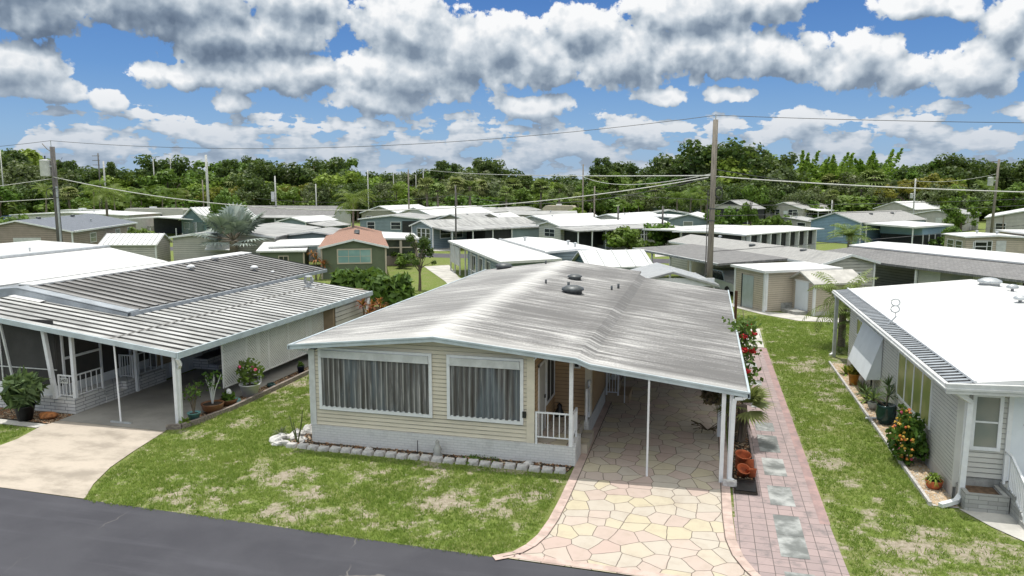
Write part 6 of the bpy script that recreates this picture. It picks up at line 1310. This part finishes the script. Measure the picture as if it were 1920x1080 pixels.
for i in range(16): a = rg.uniform(0, 6.28); mb.tube([(0, 0, .03), (.25*math.cos(a), .25*math.sin(a), .1+.1*rg.random()), (.5*math.cos(a+.3), .5*math.sin(a+.3), .08+.25*rg.random())], .014, 4)
mb.build('twigs', L['dry'], t, local=True)
# strip right of the carport: clay pots, spiky palm, hibiscus, plastic sheet
o = MB().slab([(.95, 18.5, .06), (1.42, 18.5, .06), (1.46, 19.2, .06), (.95, 19.2, .06)], .015).build('plastic_sheet', W['black']); tag(o, 'black plastic sheet at the front of the strip right of the carport', 'sheet')
for i, (x, y, r, h, lean, lb) in enumerate(((1.12, 20.0, .20, .44, .25, 'largest orange clay pot leaning at the back of the cluster'), (1.36, 19.75, .15, .30, -.5, 'tilted orange clay pot at the right of the cluster'), (1.12, 19.5, .17, .24, .45, 'brown clay pot with dark mouth at the front of the cluster'), (1.38, 19.42, .13, .2, -.2, 'smallest orange clay pot beside the front pot'))):
    o = MB().lathe((0, 0, 0), [(a*r, b_*h) for a, b_ in POTS['cone']]+[(.75*r, .3*h)], 16).build('clay_pot', W['terracotta'], smooth=True); o.location = (x, y, .08); o.rotation_euler = (lean, lean*.5, 0); tag(o, lb, 'pot', 'clay pots right of the carport')
t = thing('spiky_palm', 'spiky fan palm with stiff dark fronds beside the carport posts', 'palm', (1.22, 22.3, .03)); V, Q = [], []; rg = np.random.default_rng(21)
for i in range(22):
    a = i*2.4; e = rg.uniform(-.25, 1.2); d = Vector((math.cos(a)*math.cos(e), math.sin(a)*math.cos(e), math.sin(e))); q = Vector((0, 0, 1.05))+d*.28; fan_leaf(V, Q, q, d, (0, 0, 1), rg.uniform(.55, .8), 13, 2.2, .14, rg)
leaves_part(t, V, Q, L['palm'], 'crown'); MB().tube([(0, 0, 0), (.05, 0, .5), (0, 0, 1.1)], .12, 8, .14).build('trunk', W['trunk'], t, local=True)
V, Q = [], []; rosette(V, Q, (0, 0, .95), 30, .75, .02, rg, -1.3, -.4, .3); leaves_part(t, V, Q, L['dry'], 'dead_fronds')
t = thing('hibiscus', 'tall hibiscus with red flowers against the carport roof edge', 'shrub', (1.42, 27.6, .03)); rg = np.random.default_rng(22)
C = np.concatenate([np.array([rg.normal(0, .26, 900), rg.normal(0, .5, 900), rg.uniform(.3, 2.75, 900)]).T]); V, Q = leaf_quads(C, .13, rg, 1.4, .3); np_mesh('foliage', V, Q, L['bush'], t)
for k in range(7): MB().tube([(0, 0, 0), (rg.normal()*.15, rg.normal()*.3, 1.2), (rg.normal()*.3, rg.normal()*.6, rg.uniform(2.2, 3.0))], .025, 5, .01).build('stem', W['trunk'], t, local=True)
for (x, y, z) in ((.02, -.45, 2.2), (.32, -.1, 2.25), (.05, -.6, 1.75), (.33, -.35, 1.7), (.12, -.85, 1.05), (.2, .2, 2.55), (-.05, .5, 2.3)): MB().blob((x, y, z), .13, .13, .09, int(z*100), .4, 8, 5).build('flower', W['redflower'], t, local=True)
# right neighbour's bed
def bedplant(label, x, y, n, L_, w, m, seed, name='agave', cat='plant', **k):
    t = thing(name, label, cat, (x, y, .02)); V, Q = [], []; rosette(V, Q, (0, 0, .02), n, L_, w, np.random.default_rng(seed), **k); leaves_part(t, V, Q, L[m]); return t
bedplant('yellow edged agave at the far end of the gravel bed', 5.62, 31.6, 30, .52, .05, 'lime', 31); potted('mustard pot with orange croton in the gravel bed', 5.62, 30.0, .20, .42, 'yellowpot', 'cone', shrub(90, .22, .16, 'flame', .14), 32)
bedplant('variegated snake plant right of the mustard pot', 5.66, 28.6, 26, .6, .035, 'olive', 33, 'snake_plant', e0=.5, droop=0); bedplant('bright green bromeliads in the middle of the bed', 5.7, 27.6, 40, .5, .04, 'lime', 34, 'bromeliad', e0=.2)
o = MB().tube([(0, 0, 0), (0, 0, .75)], .03, 6).build('garden_post', W['black']); o.location = (5.82, 28.0, .02); tag(o, 'short dark post among the bromeliads', 'post')
potted('small grey pot of upright green leaves left of the green urn', 5.66, 26.7, .18, .28, 'greyblock', 'round', yucca(26, .6, .035, 'lime', e0=.4), 35); potted('dark green glazed urn with spiky yucca rosettes', 5.72, 25.2, .30, .62, 'greenpot', 'urn', None, 36)
t = thing('yucca_plant', 'spiky pale yucca on forked stems growing from the green urn', 'plant', (5.72, 25.2, .6)); V, Q = [], []; rg = np.random.default_rng(37)
for c in ((.05, -.05, .35), (-.35, .15, .15), (-.5, .5, .2), (.1, .3, .55)): rosette(V, Q, c, 34, .48, .022, rg, -.3, 1.4, .1); MB().tube([(0, 0, -.05), (c[0]*.4, c[1]*.4, c[2]*.5), c], .03, 5).build('stem', W['trunk'], t, local=True)
leaves_part(t, V, Q, L['dusty'])
t = thing('ixora_bush', 'round bush covered in yellow and orange flowers against the grey wall', 'shrub', (5.55, 21.75, .02)); rg = np.random.default_rng(38)
C = rg.normal(size=(1500, 3)); C /= np.linalg.norm(C, axis=1)[:, None]; C *= (rg.random(1500)**.3)[:, None]; C = C*(1+.22*np.sin(C[:, :1]*5+C[:, 2:]*4)+.12*np.sin(C[:, 1:2]*9))*np.array([.44, .60, .70])+np.array([0, 0, .72]); V, Q = leaf_quads(C, .11, rg, 1.4, .3); np_mesh('foliage', V, Q, L['bush'], t)
for i in range(95):
    d = rg.normal(size=3); d /= np.linalg.norm(d); d[0] = -abs(d[0])*.8; p = d*np.array([.50, .66, .76])+np.array([0, 0, .72])
    p = p*rg.uniform(.86, 1.02)
    if p[2] > .12 and i < 95: MB().blob(tuple(p), .042, .042, .032, i, .5, 6, 3).build('flower', W[('orangeflower', 'yellowflower', 'orangeflower', 'pinkflower')[i % 4 if i % 8 else 3] if i % 8 == 0 or i % 4 < 3 else 'yellowflower'], t, local=True)
potted('orange bowl pot with striped spider plant near the downspout', 5.72, 19.9, .20, .22, 'terracotta', 'bowl', yucca(60, .34, .016, 'lime', e0=0, droop=.5), 39)
o = MB().tube([(0, 0, 0), (-.42, -.05, -.02)], .035, 8).build('drain_pipe', W['white']); o.location = (5.62, 25.55, .09); tag(o, 'short white drain pipe poking into the lawn by the green urn', 'pipe')
e_ = MB(); e_.bar((5.36, 18.8, .05), (5.3, 33.6, .05), .07, .1); tag(e_.build('bed_edging', W['block']), 'narrow concrete edging of the cream gravel bed', 'edging')
post_ = thing('wooden_post', 'dark brown stained post beyond the end of the carport', 'post', (1.77, 42.6, 0)); MB().bar((0, 0, 0), (0, 0, 1.75), .15).build('post', W['redpost'], post_, local=True)
mt = thing('electric_meter', 'grey electric meter on a short stand behind the carport', 'meter', (1.3, 41.2, 0)); MB().bar((0, 0, 0), (0, 0, 1.3), .07).build('stand', W['galv'], mt, local=True); MB().box(-.18, .18, -.1, .1, .75, 1.35).build('meter_box', W['flash'], mt, local=True)
# ================================================================ TREES AND SHRUBS
# --- single plants between the houses
grow('silver_palm', ('silver', 3), tuple(site(440, 500, 0)[:2])+(0,), 'large silver blue fan palm behind the ribbed grey roof', 'palm', None, (1.65, 1.65, 1.75))
t = thing('broadleaf_bush', 'large glossy green bush behind the left side of the main roof', 'shrub', (-20.1, 41.5, 0)); rg = np.random.default_rng(51)
lo = [(rg.uniform(-2.0, 2.6), rg.uniform(-1.6, 1.8), rg.uniform(.6, 1.9), rg.uniform(.6, .95)) for _ in range(16)]; C, N = crown_points(rg, lo, 3400, .5); V, Q = leaf_quads(C, .30, rg, 2.3, .3, N*.8); np_mesh('crown', V, Q, L['bush'], t)
mb = MB(); [mb.tube([(0, 0, 0), (a[0]*.6, a[1]*.6, a[2]*.8)], .06, 5, .02) for a in lo[:6]]; mb.build('trunk', W['trunk'], t, local=True)
t = thing('croton_shrub', 'red and orange leaved croton beside the neighbour wall', 'shrub', (-15.1, 32.0, 0)); V, Q = [], []; rg = np.random.default_rng(52)
for c in ((0, 0, 1.5), (.3, .5, 1.9), (-.2, .8, 1.7), (.1, 1.3, 1.4), (-.1, -.5, 2.0)): rosette(V, Q, c, 26, .55, .05, rg, -.2, 1.4, .25); MB().tube([(c[0]*.3, c[1]*.3, 0), c], .03, 5).build('stem', W['trunk'], t, local=True)
leaves_part(t, V, Q, L['croton'])
t = thing('dracaena', 'dark red leaved shrub beside the sage green house corner', 'shrub', tuple(site(594, 525))[:3]); V, Q = [], []
for c in ((0, 0, 1.6), (.5, .3, 1.2), (-.4, .2, 2.1)): rosette(V, Q, c, 24, .8, .05, rg, -.4, 1.3, .3); MB().tube([(c[0]*.3, c[1]*.3, 0), c], .04, 5).build('stem', W['trunk'], t, local=True)
leaves_part(t, V, Q, L['croton'])
grow('small_tree', ('sparse', 61), tuple(site(787, 545))[:3], 'thin small tree on the bright lawn right of the sage green house', 'tree', None, .30)
grow('hedge_shrub', ('bush', 71), tuple(site(755, 500))[:3], 'clipped low shrub below the glazed annex', 'shrub', None, (.9, .6, .45))
grow('round_bush', ('bush', 72), tuple(site(1240, 468))[:3], 'round dark green bush in front of the screened sunroom', 'shrub', None, (.95, .95, 1.05))
grow('round_bush', ('bush', 73), tuple(site(1178, 470))[:3], 'white flecked bush in front of the cream sunroom wall', 'shrub', None, (1.2, 1.2, .9))
grow('round_tree', ('round', 74), tuple(site_d(1808, 108))[:3], 'rounded glossy tree standing right of the blue house', 'tree', None, .72)
grow('leaning_palm', ('date', 75), (6.35, 37.3, 0), 'arching palm with two trunks at the far corner of the grey sided house', 'palm', None, (.82, .82, .95))
grow('leaning_palm', ('date', 75), (6.9, 36.4, 0), 'second shorter palm tucked behind the arching one by the grey sided house', 'palm', None, .62)
grow('fan_shrub', ('date', 76), tuple(site_d(1600, 82))[:3], 'bushy palm clump in front of the blue gable wall', 'palm', None, (1.25, 1.25, .95))
grow('broadleaf_tree', ('lime', 77), (17.8, 39.5, 0), 'pale green large leaved tree poking up at the right edge', 'tree', None, .56)
grow('windblown_palm', ('coco', 78), tuple(site_d(655, 78))[:3], 'windblown coconut palm behind the red brown roof', 'palm', None, (1.0, 1.0, .98))
grow('windblown_palm', ('coco', 79), tuple(site_d(200, 104))[:3], 'windblown coconut palm beyond the blue grey shingle roof', 'palm', None, (1.35, 1.35, 1.05))
grow('young_tree', ('round', 80), tuple(site_d(425, 84))[:3], 'upright bright green tree behind the silver palm', 'tree', None, (.55, .55, .85))
grow('round_bush', ('bush', 71), tuple(site_d(262, 90))[:3], 'green bush between the blue grey roof and the red car', 'shrub', None, .85)
grow('round_bush', ('bush', 72), tuple(site_d(22, 86))[:3], 'leafy bush above the tan gable at the left edge', 'shrub', None, 1.35)
grow('bushy_palm', ('round', 81), tuple(site_d(1410, 104))[:3], 'dense leafy tree with yellow tips right of the gabled porch', 'tree', None, (.62, .62, .92))
grow('round_bush', ('bush', 73), tuple(site_d(1372, 106))[:3], 'low bush at the foot of the gabled porch', 'shrub', None, 1.4)
grow('round_bush', ('bush', 71), tuple(site_d(1455, 112))[:3], 'shrubs in front of the pale roofed outbuilding', 'shrub', None, 1.1)
grow('round_bush', ('bush', 72), tuple(site_d(1478, 88))[:3], 'small palm like bush by the low white carport roof', 'shrub', None, .7)
grow('lime_shrub', ('lime', 82), tuple(site_d(1078, 136))[:3], 'bright yellow green shrub beside the slender pole', 'shrub', None, (.7, .7, .5))
grow('round_bush', ('bush', 73), tuple(site_d(1790, 92))[:3], 'bush in front of the beige house with stepped roof', 'shrub', None, .8)
bedplant('small spiky plants on the lawn edge by the leaning palm', 6.0, 35.6, 30, .4, .03, 'olive', 83, 'lawn_plant')
# --- the tree belt: skyline heights read from the photograph, trees set back row by row
SKY = [(-80, 280), (0, 275), (40, 278), (70, 305), (100, 312), (130, 300), (170, 316), (205, 304), (235, 320), (265, 321), (290, 296), (340, 306), (380, 312), (420, 298), (450, 296), (490, 290), (530, 312), (560, 314), (590, 296), (640, 312), (700, 322), (760, 318), (800, 318), (835, 299), (865, 312), (900, 298), (940, 316), (1000, 322), (1050, 330), (1090, 328), (1130, 297), (1180, 304), (1220, 318), (1250, 298), (1300, 284), (1350, 270), (1420, 286), (1450, 298), (1480, 310), (1520, 304), (1560, 300), (1600, 308), (1645, 296), (1680, 312), (1720, 303), (1780, 297), (1820, 310), (1860, 304), (1900, 308), (1930, 298), (2000, 300)]
def sky_y(px): return float(np.interp(px, [a for a, _ in SKY], [b for _, b in SKY]))
HT = {'oak': 10.2, 'round': 8.0, 'lime': 7.2, 'sparse': 13.2, 'flame': 7.6, 'olive': 7.6, 'bush': 3.3, 'cabbage': 6.6, 'coco': 7.6, 'plume': 11.5, 'date': 4.2}
TL = {'oak': ('oak_tree', 'dense dark green broad tree in the far belt behind the rooftops', 'dark broad trees of the far belt'), 'round': ('leafy_tree', 'rounded mid green tree in the far belt behind the rooftops', 'mid green trees of the far belt'),
      'lime': ('leafy_tree', 'yellow green leafy tree in the far belt behind the rooftops', 'yellow green trees of the far belt'), 'sparse': ('tall_tree', 'tall open crowned tree showing limbs against the sky', 'tall open trees of the far belt'),
      'flame': ('flame_tree', 'flat topped orange tinged flowering tree in the far belt', 'orange tinged trees of the far belt'), 'olive': ('leafy_tree', 'grey olive dusty looking tree in the far belt', 'grey olive trees of the far belt'),
      'bush': ('understory_bush', 'dark understory bush at the foot of the far tree belt', 'understory bushes of the far belt'), 'cabbage': ('cabbage_palm', 'cabbage palm with round fan leaved head before the far trees', 'cabbage palms before the far trees'),
      'coco': ('feather_palm', 'bright green feather palm in front of the far trees', 'feather palms before the far trees'), 'plume': ('bamboo_clump', 'tall feathery light green bamboo clump rising above the trees at the right', 'bamboo clumps at the right')}
def belt(kind, px, D, top, wide=1.):
    p = site_d(px, D); h = max(1.5, 7.5+(347-top)/1423*D); s = h/HT[kind]; nm, lb, gp = TL[kind]
    grow(nm, (kind, rnd.choice((101, 102, 103)) if kind in ('oak', 'round', 'bush', 'olive') else rnd.choice((104, 105))), (p.x, p.y, 0), lb, 'palm' if kind in ('cabbage', 'coco') else 'bamboo' if kind == 'plume' else 'bush' if kind == 'bush' else 'tree', gp, (s*wide*rnd.uniform(.9, 1.1), s*wide*rnd.uniform(.9, 1.1), s*rnd.uniform(.95, 1.03)))
rnd.seed(12)
for px in range(-90, 2030, 47):                       # back row, makes the skyline
    x = px+rnd.uniform(-14, 14); k = rnd.choices(('oak', 'round', 'olive', 'sparse', 'lime'), (4, 3, 1.5, 2, 1))[0]
    if 1440 < x < 1680: k = 'plume' if rnd.random() < .8 else 'round'
    D = rnd.uniform(205, 235); t_ = sky_y(x)+rnd.uniform(0, 10); belt(k, x, D, t_, 1.25 if k != 'plume' else 1.)
for px, top, k in ((22, 272, 'sparse'), (48, 290, 'sparse'), (118, 298, 'sparse'), (140, 300, 'sparse'), (205, 302, 'sparse'), (300, 294, 'oak'), (436, 294, 'sparse'), (486, 288, 'sparse'), (515, 300, 'sparse'), (588, 295, 'oak'), (630, 300, 'round'), (832, 296, 'sparse'), (846, 300, 'sparse'), (902, 296, 'sparse'), (1130, 294, 'sparse'), (1176, 302, 'sparse'),
    (1255, 292, 'sparse'), (1300, 280, 'oak'), (1352, 266, 'oak'), (1392, 274, 'sparse'), (1430, 282, 'oak'), (1330, 284, 'oak'), (1500, 294, 'plume'), (1522, 298, 'plume'), (1558, 292, 'plume'), (1610, 300, 'plume'), (1644, 286, 'plume'), (1470, 300, 'plume'), (1740, 302, 'round'), (1790, 296, 'oak'), (1862, 302, 'sparse'), (1925, 296, 'oak')):
    belt(k, px, rnd.uniform(180, 200), top, 1.15 if k == 'oak' else 1.0)
for px in range(-80, 2020, 44):                       # middle row, below the skyline
    x = px+rnd.uniform(-15, 15); D = rnd.uniform(172, 192); top = min(343, sky_y(x)+rnd.uniform(12, 28))
    k = rnd.choices(('oak', 'round', 'lime', 'olive', 'cabbage'), (4, 4, 2.6, 2.4, 1.2))[0]
    if 600 < x < 720: k = rnd.choice(('round', 'lime', 'oak'))
    if 1640 < x < 1860: k = rnd.choice(('lime', 'round', 'oak', 'lime'))
    belt(k, x, D, top, 1.2)
for px, top, D, k in ((420, 345, 160, 'flame'), (455, 346, 162, 'flame'), (565, 340, 166, 'flame'), (1712, 332, 160, 'flame'), (1745, 326, 164, 'flame'), (620, 318, 165, 'lime'), (655, 320, 168, 'round'), (690, 325, 170, 'lime')): belt(k, px, D, top, 1.1)
for px in range(-60, 2010, 40):                       # front row: palms, shrubs and lower trees
    x = px+rnd.uniform(-16, 16); D = rnd.uniform(152, 170); r_ = rnd.random()
    if 780 < x < 900 or 1130 < x < 1240 or 1470 < x < 1640: k = 'cabbage' if r_ < .75 else 'olive'
    elif 140 < x < 340: k = 'coco' if r_ < .7 else 'cabbage'
    else: k = rnd.choices(('cabbage', 'olive', 'round', 'lime', 'oak', 'coco'), (3, 2, 2, 1.2, 2, .6))[0]
    belt(k, x, D, rnd.uniform(335, 356), 1.1)
for px, top, D in ((80, 338, 140), (172, 332, 150), (215, 344, 146), (240, 348, 150), (262, 350, 152), (300, 350, 150), (330, 348, 152), (1272, 352, 132), (1295, 346, 134), (1318, 356, 130), (1200, 372, 138), (1170, 370, 140), (800, 333, 148), (855, 330, 150), (880, 334, 152), (820, 344, 146), (1085, 360, 140), (950, 350, 150)): belt('coco' if px < 340 or 1250 < px < 1330 or px > 1150 else 'cabbage', px, D, top)
for px in range(-60, 2010, 36): x = px+rnd.uniform(-12, 12); belt('bush', x, rnd.uniform(155, 178), rnd.uniform(362, 374), 1.7)
# the wood behind, one far mass with no countable trees
rg = np.random.default_rng(90); n = 16000; px = rg.uniform(-260, 2200, n); D = rg.uniform(238, 262, n); tops = np.interp(px, [a for a, _ in SKY], [b for _, b in SKY])+10
H_ = 7.5+(347-tops)/1423*D; z = H_*rg.random(n)**.8; F3 = np.array(FWD); R3 = np.array(RGT)
C = F3[None]*D[:, None]+R3[None]*((px-960)/1423*D)[:, None]; C[:, 2] = z; V, Q = leaf_quads(C, 1.5, rg, 1.2, .3)
tag(np_mesh('far_wood', V, Q, L['oak']), 'dark far wood closing the horizon behind the tree belt', 'wood', kind='stuff')
